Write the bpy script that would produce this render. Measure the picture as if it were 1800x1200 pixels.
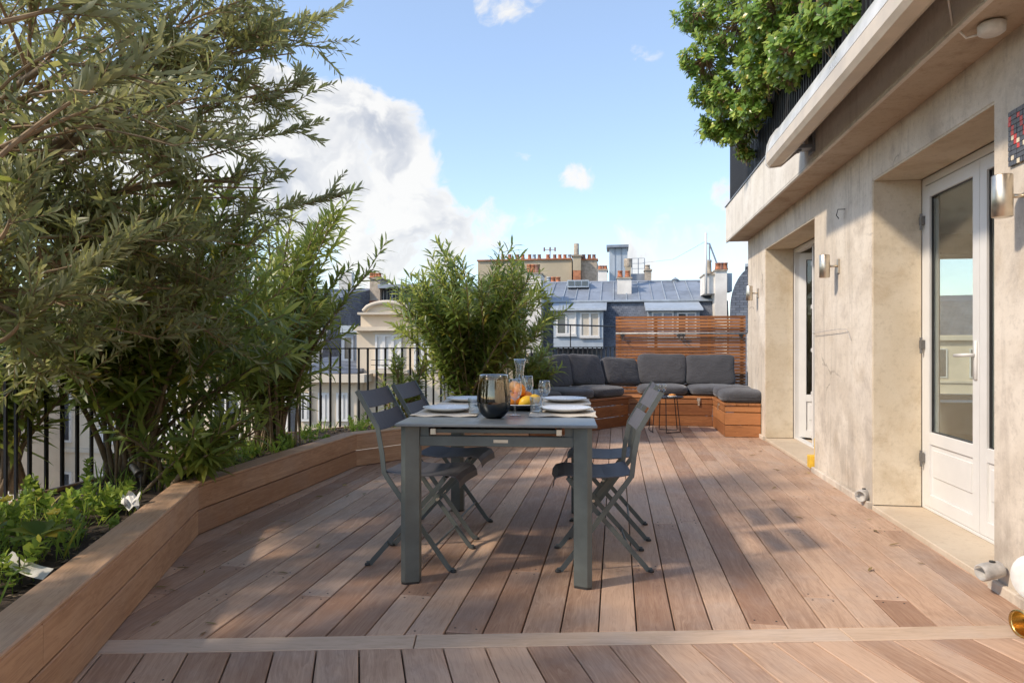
import bpy, math, random
import numpy as np
from mathutils import Vector, Matrix, Quaternion

for o in list(bpy.data.objects):
    bpy.data.objects.remove(o)
SC = bpy.context.scene
COL = SC.collection
R = math.radians
random.seed(7)
RNG = np.random.default_rng(11)

# ------------------------------------------------------------------ camera
CAM_H, F = 1.10, 1200.0          # eye height; focal length in photo pixels (24 mm lens)
cam = bpy.data.cameras.new('camera')
cam.lens = 24; cam.sensor_width = 36; cam.shift_y = 5 / 1800
cam.clip_start = 0.05; cam.clip_end = 4000
camo = bpy.data.objects.new('camera', cam); COL.objects.link(camo)
camo.location = (0, 0, CAM_H); camo.rotation_euler = (R(90), 0, 0)
SC.camera = camo

# ------------------------------------------------------------------ exposure
SC.view_settings.view_transform = 'Standard'
SC.view_settings.look = 'None'
SC.view_settings.gamma = 1
SC.view_settings.use_curve_mapping = False
SC.view_settings.exposure = 1.1
SC.cycles.use_denoising = True
SC.cycles.max_bounces = 7
SC.cycles.transparent_max_bounces = 24
SC.cycles.caustics_reflective = False
SC.cycles.caustics_refractive = False
SC.cycles.sample_clamp_indirect = 4

# ------------------------------------------------------------------ sun and sky
SUNV = Vector((1.085, 0.475, -0.95)).normalized()      # the way the light travels
SUN_EL = math.asin(-SUNV.z)
sun = bpy.data.lights.new('sun', 'SUN')
sun.energy = 2.05; sun.angle = R(3.6); sun.color = (1.0, 0.86, 0.69)
suno = bpy.data.objects.new('sun', sun); COL.objects.link(suno)
suno.rotation_euler = SUNV.to_track_quat('-Z', 'Y').to_euler()
suno.location = (-20, -6, 20)


class NT:
    """small helper to wire shader nodes"""
    def __init__(s, tree):
        s.t = tree; s.n = tree.nodes; s.l = tree.links

    def put(s, sock, v):
        if isinstance(v, bpy.types.NodeSocket):
            s.l.new(v, sock)
        elif isinstance(v, (tuple, list)) and len(v) == 3 and sock.type == 'RGBA':
            sock.default_value = (*v, 1)
        else:
            sock.default_value = v

    def node(s, kind, ins=None, **props):
        n = s.n.new(kind)
        for k, v in props.items():
            setattr(n, k, v)
        for k, v in (ins or {}).items():
            s.put(n.inputs[k], v)
        return n

    def m(s, op, a, b=0.0, c=0.0, clamp=False):
        n = s.n.new('ShaderNodeMath'); n.operation = op; n.use_clamp = clamp
        s.put(n.inputs[0], a); s.put(n.inputs[1], b); s.put(n.inputs[2], c)
        return n.outputs[0]

    def vm(s, op, a, b=(0, 0, 0), scale=1.0):
        n = s.n.new('ShaderNodeVectorMath'); n.operation = op
        s.put(n.inputs[0], a); s.put(n.inputs[1], b)
        if op == 'SCALE': n.inputs[3].default_value = scale
        return n.outputs['Value'] if op in ('LENGTH', 'DISTANCE', 'DOT_PRODUCT') else n.outputs[0]

    def ss(s, v, lo, hi, a=0.0, b=1.0):
        n = s.n.new('ShaderNodeMapRange'); n.interpolation_type = 'SMOOTHSTEP'
        for i, x in enumerate((v, lo, hi, a, b)):
            s.put(n.inputs[i], x)
        return n.outputs[0]

    def mix(s, f, a, b, blend='MIX'):
        n = s.n.new('ShaderNodeMix'); n.data_type = 'RGBA'; n.blend_type = blend
        s.put(n.inputs[0], f); s.put(n.inputs[6], a); s.put(n.inputs[7], b)
        return n.outputs[2]

    def noise(s, vec, scale, detail=4, rough=.5, dist=0.0):
        n = s.node('ShaderNodeTexNoise', {'Vector': vec, 'Scale': scale, 'Detail': detail, 'Roughness': rough, 'Distortion': dist})
        return n.outputs[0]

    def mapping(s, vec, scale=(1, 1, 1), loc=(0, 0, 0)):
        return s.node('ShaderNodeMapping', {'Vector': vec, 'Scale': scale, 'Location': loc}).outputs[0]

    def bump(s, h, strength=.3, dist=.01):
        return s.node('ShaderNodeBump', {'Height': h, 'Strength': strength, 'Distance': dist}).outputs[0]


def skydir(px, py):
    return Vector(((px - 900) / F, 1, -(py - 605) / F)).normalized()


W = bpy.data.worlds.new('World'); SC.world = W; W.use_nodes = True
wt = NT(W.node_tree); wt.n.clear()
sky = wt.node('ShaderNodeTexSky', sky_type='NISHITA', sun_disc=False)
sky.sun_elevation = SUN_EL
sky.sun_rotation = math.atan2(-SUNV.x, -SUNV.y)
sky.altitude = 60; sky.air_density = 1.0; sky.dust_density = 0.6; sky.ozone_density = 1.6
geo = wt.node('ShaderNodeTexCoord').outputs['Generated']
warp = wt.node('ShaderNodeTexNoise', {'Vector': geo, 'Scale': 7.0, 'Detail': 4.0}).outputs[1]
gw = wt.vm('ADD', geo, wt.vm('SCALE', wt.vm('SUBTRACT', warp, (.5, .5, .5)), scale=.16))
gs = wt.vm('MULTIPLY', gw, (1, 1, 1.5))
field = None
for (px, py, r, amp) in ((545, 205, .17, .95), (650, 260, .16, .95), (560, 330, .20, .95), (420, 300, .24, .95), (660, 345, .15, .72), (755, 335, .07, .5),
                         (700, 440, .20, .62), (830, 420, .15, .52), (540, 470, .22, .66), (640, 490, .2, .6), (905, 20, .11, .56), (960, 0, .08, .46),
                         (1008, 318, .085, .52), (885, 295, .08, .44), (855, 342, .06, .42), (1200, 470, .16, .56), (1290, 345, .07, .42),
                         (1310, 455, .10, .54), (1165, 60, .08, .40), (735, 185, .05, .40)):
    c = skydir(px, py)
    d = wt.vm('DISTANCE', gs, (c.x, c.y, c.z * 1.5))
    b = wt.ss(d, r, r * .25, 0, amp)
    field = b if field is None else wt.m('MAXIMUM', field, b)
far_clouds = wt.ss(wt.noise(wt.mapping(geo, (1, 1, 2.2), (1.7, 4.6, 2.9)), 1.9, 2, .5), .55, .74, 0, .8)
field = wt.m('MAXIMUM', field, far_clouds)
fb = wt.noise(gw, 9.0, 8, .60)
sunup = (-SUNV + Vector((.1, 0, .5))).normalized() * .03
fb2 = wt.noise(wt.vm('ADD', gw, tuple(sunup)), 9.0, 4, .55)
dens = wt.m('ADD', wt.m('SUBTRACT', field, .06), wt.m('MULTIPLY', wt.m('SUBTRACT', fb, .5), 1.9))
alpha = wt.ss(dens, .32, .62)
lit = wt.ss(wt.m('SUBTRACT', fb, fb2), -.10, .085)
thick = wt.ss(dens, .42, .95)
lit2 = wt.m('SUBTRACT', 1.0, wt.m('MULTIPLY', thick, wt.m('SUBTRACT', 1.0, lit)))
cloudcol = wt.mix(lit2, (1.72, 1.83, 2.08), (3.1, 3.06, 2.98))
skyc = wt.mix(.34, sky.outputs[0], (1.55, 1.85, 2.4))
up = wt.node('ShaderNodeSeparateXYZ', {0: geo}).outputs[2]
skycol = wt.mix(wt.m('MULTIPLY', alpha, .93), skyc, cloudcol)
bg = wt.node('ShaderNodeBackground', {'Color': skycol, 'Strength': .15})
W.cycles.sampling_method = 'MANUAL'; W.cycles.sample_map_resolution = 512
wo = wt.node('ShaderNodeOutputWorld'); wt.l.new(bg.outputs[0], wo.inputs[0])


# ------------------------------------------------------------------ materials
def new_mat(name):
    m = bpy.data.materials.new(name); m.use_nodes = True
    t = NT(m.node_tree); t.n.clear()
    out = t.node('ShaderNodeOutputMaterial')
    return m, t, out


def principled(t, out, **k):
    p = t.node('ShaderNodeBsdfPrincipled')
    for key, v in k.items():
        t.put(p.inputs[key.replace('_', ' ')], v)
    t.l.new(p.outputs[0], out.inputs[0])
    return p


def plain(name, col, rough=.5, metal=0.0, var=.12, scale=14.0, bump=.0, spec=.5):
    """a painted or natural surface with slight unevenness"""
    m, t, out = new_mat(name)
    co = t.node('ShaderNodeTexCoord').outputs['Object']
    n = t.noise(co, scale, 5, .6)
    dark = tuple(c * (1 - var * 1.6) for c in col); light = tuple(min(1, c * (1 + var)) for c in col)
    c = t.mix(t.ss(n, .25, .75), dark, light)
    r = t.m('ADD', t.m('MULTIPLY', n, .22), rough - .11)
    k = dict(Base_Color=c, Roughness=r, Metallic=metal, Specular_IOR_Level=spec)
    if bump:
        k['Normal'] = t.bump(t.noise(co, scale * 6, 6, .65), bump, .004)
    principled(t, out, **k)
    return m


def wood(name, dark, light, rough=.6, grey=.0, rnd=.45, spec=.35):
    """boards lie along local X; every board gets its own tone and its own grain"""
    m, t, out = new_mat(name)
    co = t.node('ShaderNodeTexCoord').outputs['Object']
    rn = t.node('ShaderNodeObjectInfo').outputs['Random']
    off = t.node('ShaderNodeCombineXYZ', {0: t.m('MULTIPLY', rn, 37.0), 1: t.m('MULTIPLY', rn, 91.0), 2: t.m('MULTIPLY', rn, 13.0)}).outputs[0]
    p = t.vm('ADD', co, off)
    warp = t.noise(t.mapping(p, (.9, 5, 5)), 1.6, 3, .5)
    ring = t.node('ShaderNodeCombineXYZ', {0: 0.0, 1: t.m('MULTIPLY', warp, .30), 2: t.m('MULTIPLY', warp, .22)}).outputs[0]
    q = t.vm('ADD', p, ring)
    grain = t.noise(t.mapping(q, (1.6, 60, 60)), 1.0, 5, .62)
    fine = t.noise(t.mapping(p, (7, 330, 330)), 1.0, 3, .6)
    blotch = t.noise(t.mapping(p, (1.2, 4.0, 4.0)), 1.1, 3, .55)
    f = t.m('ADD', t.m('MULTIPLY', grain, .75), t.m('MULTIPLY', blotch, .45))
    f = t.m('ADD', f, t.m('MULTIPLY', t.m('SUBTRACT', rn, .5), rnd))
    f = t.m('ADD', f, t.m('MULTIPLY', t.m('SUBTRACT', fine, .5), .35))
    c = t.mix(t.ss(f, .25, .95), dark, light)
    rn2 = t.m('FRACT', t.m('MULTIPLY', rn, 7.31))
    c = t.mix(t.m('MULTIPLY', rn2, .22), c, t.mix(.5, c, (light[0] * .95, light[1] * .72, light[2] * .62)))
    if grey:
        gm = t.ss(t.noise(p, 2.3, 5, .6), .42, .72)
        lum = sum(light) / 3
        c = t.mix(t.m('MULTIPLY', gm, grey), c, (lum * .95, lum * .92, lum * .9))
    stn = t.ss(t.noise(t.node('ShaderNodeNewGeometry').outputs['Position'], 1.7, 6, .68, .4), .52, .70)
    c = t.mix(t.m('MULTIPLY', stn, .28), c, tuple(x * .62 for x in dark))
    pores = t.ss(t.noise(t.mapping(p, (14, 420, 420)), 1.0, 1, .5), .62, .74)
    c = t.mix(t.m('MULTIPLY', pores, .35), c, tuple(x * .45 for x in dark))
    nrm = t.bump(t.m('ADD', grain, t.m('MULTIPLY', fine, .6)), .22, .002)
    principled(t, out, Base_Color=c, Roughness=t.m('ADD', rough - .1, t.m('MULTIPLY', blotch, .25)), Normal=nrm, Specular_IOR_Level=spec)
    return m


def concrete(name, base, stain, pale, rust=None, streak=True, sc=1.0, cracks=False):
    m, t, out = new_mat(name)
    co = t.node('ShaderNodeTexCoord').outputs['Object']
    big = t.noise(co, 1.3 * sc, 6, .62, .6)
    med = t.noise(t.vm('ADD', co, (4, 9, 2)), 4.2 * sc, 7, .65, .3)
    stk = t.noise(t.mapping(co, (7, 7, .55)), 1.0 * sc, 5, .6, .2)
    hor = t.noise(t.mapping(co, (1.0, 1.0, 26)), 1.3, 4, .6, .1)
    fine = t.noise(co, 70, 5, .7)
    c = t.mix(t.ss(big, .36, .68), base, pale)
    c = t.mix(t.m('MULTIPLY', t.ss(med, .48, .74), .75), c, stain)
    if streak:
        c = t.mix(t.m('MULTIPLY', t.ss(stk, .52, .76), .55), c, tuple(x * .72 for x in stain))
    if rust:
        rm = t.ss(t.noise(t.vm('ADD', co, (1, 5, 7)), 2.6, 6, .7, .8), .52, .72)
        c = t.mix(t.m('MULTIPLY', rm, .45), c, rust)
    c = t.mix(t.m('MULTIPLY', t.ss(hor, .5, .8), .22), c, tuple(x * .8 for x in base))
    c = t.mix(t.m('MULTIPLY', t.ss(fine, .60, .75), .35), c, tuple(x * .55 for x in base))
    spk = t.noise(t.vm('ADD', co, (2, 2, 6)), 28, 4, .7)
    c = t.mix(t.m('MULTIPLY', t.ss(spk, .50, .72), .32), c, tuple(x * .74 for x in stain))
    c = t.mix(t.m('MULTIPLY', t.ss(t.noise(co, 160, 2, .6), .45, .7), .18), c, tuple(min(1, x * 1.15) for x in pale))
    if cracks:
        wob = t.node('ShaderNodeTexNoise', {'Vector': co, 'Scale': 3.0, 'Detail': 5.0}).outputs[1]
        vd = t.node('ShaderNodeTexVoronoi', {'Vector': t.vm('ADD', co, t.vm('SCALE', wob, scale=.45)), 'Scale': .9}, feature='DISTANCE_TO_EDGE').outputs[0]
        ck = t.m('MULTIPLY', t.ss(vd, .010, .003), t.ss(t.noise(t.vm('ADD', co, (9, 1, 3)), 1.1, 3, .5), .50, .60))
        c = t.mix(t.m('MULTIPLY', ck, .55), c, tuple(x * .45 for x in stain))
        zz = t.node('ShaderNodeSeparateXYZ', {0: co}).outputs[2]
        drip = t.m('MULTIPLY', t.ss(t.noise(t.mapping(co, (8, 8, .6)), 1.0, 5, .7, .5), .50, .74), t.ss(zz, 1.55, 2.42))
        c = t.mix(t.m('MULTIPLY', drip, .42), c, tuple(x * .55 for x in stain))
        low = t.m('MULTIPLY', t.ss(t.noise(t.mapping(co, (3, 3, 1.6)), 1.4, 5, .65), .42, .62), t.ss(zz, .95, .05))
        c = t.mix(t.m('MULTIPLY', low, .55), c, tuple(x * .75 for x in stain))
    h = t.m('ADD', t.m('MULTIPLY', med, .8), t.m('ADD', t.m('MULTIPLY', fine, .35), t.m('MULTIPLY', hor, .25)))
    principled(t, out, Base_Color=c, Roughness=.88, Normal=t.bump(h, .35, .006), Specular_IOR_Level=.25)
    return m


def leafmat(name, dark, light, back, young, trans=.35, rough=.45, gloss=.35, yellow=.03):
    m, t, out = new_mat(name)
    g = t.node('ShaderNodeNewGeometry')
    rn = t.node('ShaderNodeObjectInfo').outputs['Random']
    r = t.m('FRACT', t.m('ADD', g.outputs['Random Per Island'], t.m('MULTIPLY', rn, 5.7)))
    c = t.mix(r, dark, light)
    r2 = t.m('FRACT', t.m('MULTIPLY', r, 17.3))
    c = t.mix(t.ss(r2, .80, .97), c, young)
    c = t.mix(t.m('GREATER_THAN', t.m('FRACT', t.m('MULTIPLY', r, 53.9)), 1 - yellow), c, (.42, .34, .05))
    c = t.mix(g.outputs['Backfacing'], c, t.mix(.75, c, back))
    p = t.node('ShaderNodeBsdfPrincipled', {'Base Color': c, 'Roughness': rough, 'Specular IOR Level': gloss})
    tr = t.node('ShaderNodeBsdfTranslucent', {'Color': t.mix(.5, c, tuple(min(1, x * 1.6) for x in young))})
    mx = t.node('ShaderNodeMixShader', {0: trans, 1: p.outputs[0], 2: tr.outputs[0]})
    t.l.new(mx.outputs[0], out.inputs[0])
    return m


def glassmat(name, tint=(1, 1, 1), refl=1.0, rough=.0, ior=1.5):
    m, t, out = new_mat(name)
    fc = t.node('ShaderNodeLayerWeight', {'Blend': .5}).outputs['Facing']
    fr = t.m('ADD', .055, t.m('MULTIPLY', t.m('POWER', fc, 2.7), .85))
    tr = t.node('ShaderNodeBsdfTransparent', {'Color': tint})
    gl = t.node('ShaderNodeBsdfGlossy', {'Color': (1, 1, 1), 'Roughness': rough})
    mx = t.node('ShaderNodeMixShader', {0: t.m('MULTIPLY', fr, refl, clamp=True), 1: tr.outputs[0], 2: gl.outputs[0]})
    t.l.new(mx.outputs[0], out.inputs[0])
    return m


def fabric(name, col):
    m, t, out = new_mat(name)
    co = t.node('ShaderNodeTexCoord').outputs['Object']
    wv = t.node('ShaderNodeTexWave', {'Vector': co, 'Scale': 190.0, 'Distortion': 1.0}).outputs[1]
    n = t.noise(co, 9, 5, .6)
    wr = t.noise(t.mapping(co, (1, 1.7, 1.6)), 6, 5, .55, 1.6)
    c = t.mix(n, tuple(x * .8 for x in col), tuple(x * 1.2 for x in col))
    h = t.m('ADD', t.m('MULTIPLY', wr, 1.0), t.m('MULTIPLY', wv, .02))
    principled(t, out, Base_Color=c, Roughness=.9, Normal=t.bump(h, .55, .025), Specular_IOR_Level=.2, Sheen_Weight=.25)
    return m


def zincmat(name, col=(.30, .35, .42)):
    m, t, out = new_mat(name)
    co = t.node('ShaderNodeTexCoord').outputs['Object']
    rn = t.node('ShaderNodeObjectInfo').outputs['Random']
    n = t.noise(co, 1.4, 6, .65)
    n2 = t.noise(t.mapping(co, (3, 3, .6)), 2.0, 5, .6)
    f = t.m('ADD', t.m('MULTIPLY', n, .7), t.m('ADD', t.m('MULTIPLY', n2, .4), t.m('MULTIPLY', rn, .25)))
    c = t.mix(t.ss(f, .35, .95), tuple(x * .72 for x in col), tuple(x * 1.3 for x in col))
    principled(t, out, Base_Color=c, Roughness=.5, Metallic=.25)
    return m


def slatemat(name, sc=1.0):
    m, t, out = new_mat(name)
    co = t.node('ShaderNodeTexCoord').outputs['Object']
    xyz = t.node('ShaderNodeSeparateXYZ', {0: co}).outputs
    v = t.node('ShaderNodeCombineXYZ', {0: t.m('ADD', xyz[0], xyz[1]), 1: xyz[2], 2: 0.0}).outputs[0]
    br = t.node('ShaderNodeTexBrick', {'Vector': v, 'Color1': (.075, .09, .125), 'Color2': (.15, .17, .21), 'Mortar': (.03, .035, .045),
                                       'Scale': 1.0 / sc, 'Mortar Size': .012, 'Brick Width': .24, 'Row Height': .13, 'Bias': -.1})
    n = t.noise(co, 1.1, 5, .6)
    c = t.mix(t.ss(n, .4, .75), br.outputs[0], t.mix(.5, br.outputs[0], (.20, .22, .26)))
    principled(t, out, Base_Color=c, Roughness=.55, Normal=t.bump(br.outputs[1], .4, .02))
    return m


M = {}
M['deck'] = wood('deck_wood', (.265, .150, .095), (.56, .385, .27), .62, .24, .46)
M['strip'] = wood('strip_wood', (.40, .29, .20), (.62, .47, .35), .62, .25, .25)
M['planter'] = wood('planter_wood', (.30, .160, .086), (.58, .37, .225), .6, .15, .4)
M['teak'] = wood('oiled_wood', (.16, .058, .02), (.47, .20, .075), .45, .0, .5, .45)
M['under'] = plain('dark_substrate', (.025, .022, .02), .9)
M['soil'] = plain('soil', (.045, .03, .02), .95, var=.4, scale=25, bump=.9)
M['wall'] = concrete('wall_concrete', (.55, .475, .385), (.39, .33, .275), (.69, .62, .53), rust=(.42, .33, .23), cracks=True)
M['jamb'] = concrete('jamb_stone', (.58, .49, .36), (.47, .38, .26), (.66, .58, .46), rust=(.44, .32, .19), streak=False)
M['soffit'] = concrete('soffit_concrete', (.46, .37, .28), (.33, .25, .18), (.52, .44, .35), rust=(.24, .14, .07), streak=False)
M['fascia'] = concrete('fascia_concrete', (.62, .58, .52), (.50, .46, .41), (.70, .67, .62))
M['threshold'] = concrete('threshold_stone', (.52, .42, .31), (.45, .35, .25), (.58, .49, .38), streak=False)
M['iron'] = plain('black_iron', (.022, .022, .026), .5, .2)
M['screen_cloth'] = plain('black_mesh_cloth', (.03, .03, .035), .8)
M['table'] = plain('grey_green_metal', (.108, .122, .115), .45, .1, .13, 7)
M['tabletop'] = plain('grey_table_top', (.15, .165, .175), .33, .0, .07)
M['chair_frame'] = plain('chair_frame_metal', (.10, .115, .112), .45, .15, .06)
M['chair_cloth'] = plain('chair_mesh_cloth', (.085, .083, .095), .62, .0, .08, 40)
M['dark_metal'] = plain('dark_rail_metal', (.03, .03, .03), .5)
M['silver'] = plain('brushed_steel', (.64, .57, .47), .36, 1.0, .08, 30)
M['brass'] = plain('brass', (.75, .52, .20), .25, 1.0, .1)
M['cushion'] = fabric('charcoal_cloth', (.062, .062, .070))
M['white'] = plain('white_lacquer', (.66, .65, .63), .35, 0, .03, 5)
M['awning_hood'] = plain('awning_hood_metal', (.66, .65, .62), .32, .15, .14, 6)
M['awning_bar'] = plain('awning_bar_cream', (.58, .50, .40), .4, 0, .08, 6)
M['pane'] = glassmat('door_pane_glass', (.92, .95, .93), .72)
M['glass'] = glassmat('drinking_glass', (.95, .97, .97), 1.4)
M['farpane'] = plain('far_window_glass', (.05, .06, .075), .08, 0, .3, 2, spec=.9)
M['linen'] = plain('linen_mat', (.62, .55, .45), .9, 0, .08, 60, .5)
M['china'] = plain('stoneware_white', (.74, .74, .73), .25, 0, .03)
M['bowl'] = plain('dark_stoneware', (.05, .06, .075), .35)
M['lemon'] = plain('lemon_skin', (.86, .50, .02), .45, 0, .1, 30, .2)
M['orange'] = plain('orange_skin', (.85, .26, .02), .45, 0, .1, 30, .2)
M['peach'] = plain('peach_skin', (.85, .36, .10), .55, 0, .25, 20)
M['yellow'] = plain('yellow_paint', (.80, .50, .05), .5)
M['grey_pipe'] = plain('grey_plastic', (.42, .40, .375), .7, 0, .2, 20)
M['hinge_metal'] = plain('dull_hinge_metal', (.20, .19, .18), .5, .6)
M['render_white'] = plain('white_render', (.70, .67, .62), .85, 0, .10, 1.5)
M['render_tan'] = plain('tan_render', (.42, .36, .26), .9, 0, .1, .7)
M['brick_tan'] = plain('tan_brickwork', (.40, .34, .27), .9, 0, .22, 6)
M['brick_red'] = plain('red_brickwork', (.40, .17, .09), .9, 0, .25, 5)
M['cream'] = plain('cream_stone', (.66, .56, .43), .85, 0, .08, .8)
M['cream2'] = plain('pale_stone', (.60, .53, .43), .85, 0, .1, .6)
M['terracotta'] = plain('terracotta', (.42, .16, .08), .85, 0, .35, 9)
M['dusky'] = plain('sooty_terracotta', (.25, .13, .10), .85, 0, .3, 9)
M['zinc'] = zincmat('zinc', (.245, .275, .32))
M['zinc_pale'] = zincmat('zinc_pale', (.33, .37, .41))
M['slate'] = slatemat('slate', .62)
M['asphalt'] = plain('asphalt', (.05, .05, .052), .9, 0, .2, .3)
M['curtain'] = plain('white_curtain', (.70, .68, .64), .9, 0, .05)
M['interior'] = plain('interior_paint', (.52, .47, .39), .8, 0, .04, 2)
M['interior_floor'] = plain('interior_parquet', (.30, .19, .11), .4, 0, .2, 8)
M['olive'] = leafmat('olive_leaf', (.088, .108, .042), (.225, .25, .115), (.35, .36, .25), (.43, .43, .14), .42, .42, .4, .012)
M['oleander'] = leafmat('oleander_leaf', (.058, .110, .026), (.165, .235, .055), (.22, .28, .09), (.40, .43, .08), .45, .38, .45, .02)
M['euonymus'] = leafmat('glossy_round_leaf', (.055, .13, .025), (.22, .36, .075), (.20, .30, .08), (.46, .54, .12), .38, .30, .55, .035)
M['weed'] = leafmat('weed_leaf', (.07, .14, .025), (.20, .33, .055), (.16, .24, .06), (.44, .52, .08), .45, .5, .3, .03)
M['dry_leaf'] = leafmat('dry_leaf', (.16, .10, .04), (.30, .22, .10), (.30, .24, .14), (.22, .20, .06), .15, .6, .2, .05)
M['bark'] = plain('grey_brown_bark', (.20, .145, .09), .9, 0, .25, 18, .6)
M['twig'] = plain('pale_twig', (.27, .19, .11), .85, 0, .2, 18)
M['rope_white'] = plain('white_plastic', (.72, .71, .68), .5)
M['tile_dark'] = plain('slate_grey_tile', (.06, .065, .08), .25, 0, .2, 50)
M['tile_red'] = plain('red_tile', (.62, .04, .03), .25, 0, .2, 50)
M['tile_cream'] = plain('cream_tile', (.72, .62, .45), .25, 0, .15, 50)
M['tag_paper'] = plain('faded_tag', (.66, .64, .58), .7, 0, .15, 12)
M['flower'] = plain('yellow_petal', (.85, .72, .12), .6)

# smoked gradient glass of the big vase
m_, t_, o_ = new_mat('smoked_mirror_glass')
zz = t_.node('ShaderNodeSeparateXYZ', {0: t_.node('ShaderNodeTexCoord').outputs['Object']}).outputs[2]
gr = t_.ss(t_.m('ADD', zz, t_.m('MULTIPLY', t_.noise(t_.node('ShaderNodeTexCoord').outputs['Object'], 30, 4, .6), .03)), .05, .20)
trn = t_.node('ShaderNodeBsdfTransparent', {'Color': t_.mix(gr, (.10, .09, .085), (.80, .78, .74))})
gls = t_.node('ShaderNodeBsdfGlossy', {'Color': t_.mix(gr, (.12, .14, .16), (.95, .82, .62)), 'Roughness': .06})
fres = t_.m('ADD', t_.m('POWER', t_.node('ShaderNodeLayerWeight', {'Blend': .5}).outputs['Facing'], 4.0), t_.m('MULTIPLY', t_.m('SUBTRACT', 1.0, gr), .42), clamp=True)
mx_ = t_.node('ShaderNodeMixShader', {0: t_.m('ADD', fres, .12, clamp=True), 1: trn.outputs[0], 2: gls.outputs[0]})
t_.l.new(mx_.outputs[0], o_.inputs[0])
M['vase'] = m_


# ------------------------------------------------------------------ mesh helpers
def V(*a):
    return Vector(a)


def at(px, py, Y):
    """the point at depth Y seen at photo pixel (px, py)"""
    return Vector(((px - 900) / F * Y, Y, CAM_H - (py - 605) / F * Y))


def link(name, me, parent=None, mat=None, smooth=False):
    o = bpy.data.objects.new(name, me)
    COL.objects.link(o)
    if mat is not None and not me.materials:
        me.materials.append(M[mat] if isinstance(mat, str) else mat)
    if smooth:
        me.shade_smooth()
    if parent is not None:
        o.parent = parent
        if parent.parent is None:
            o.matrix_parent_inverse = parent.matrix_basis.inverted()
        else:
            w = parent.parent.matrix_basis @ parent.matrix_parent_inverse @ parent.matrix_basis
            o.matrix_parent_inverse = w.inverted()
    return o


def tag(o, label=None, cat=None, group=None, kind=None):
    if label: o['label'] = label
    if cat: o['category'] = cat
    if group: o['group'] = group
    if kind: o['kind'] = kind
    return o


def empty(name, loc=(0, 0, 0), rz=0.0, label=None, cat=None, group=None, kind=None):
    o = bpy.data.objects.new(name, None); COL.objects.link(o)
    o.empty_display_size = .1
    o.location = loc; o.rotation_euler = (0, 0, rz)
    bpy_m = Matrix.Translation(Vector(loc)) @ Matrix.Rotation(rz, 4, 'Z')
    o.matrix_basis = bpy_m
    return tag(o, label, cat, group, kind)


def copy_tree(o, parent=None):
    c = o.copy(); COL.objects.link(c)
    if parent is not None:
        c.parent = parent
    for ch in list(o.children):
        copy_tree(ch, c)
    return c


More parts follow.
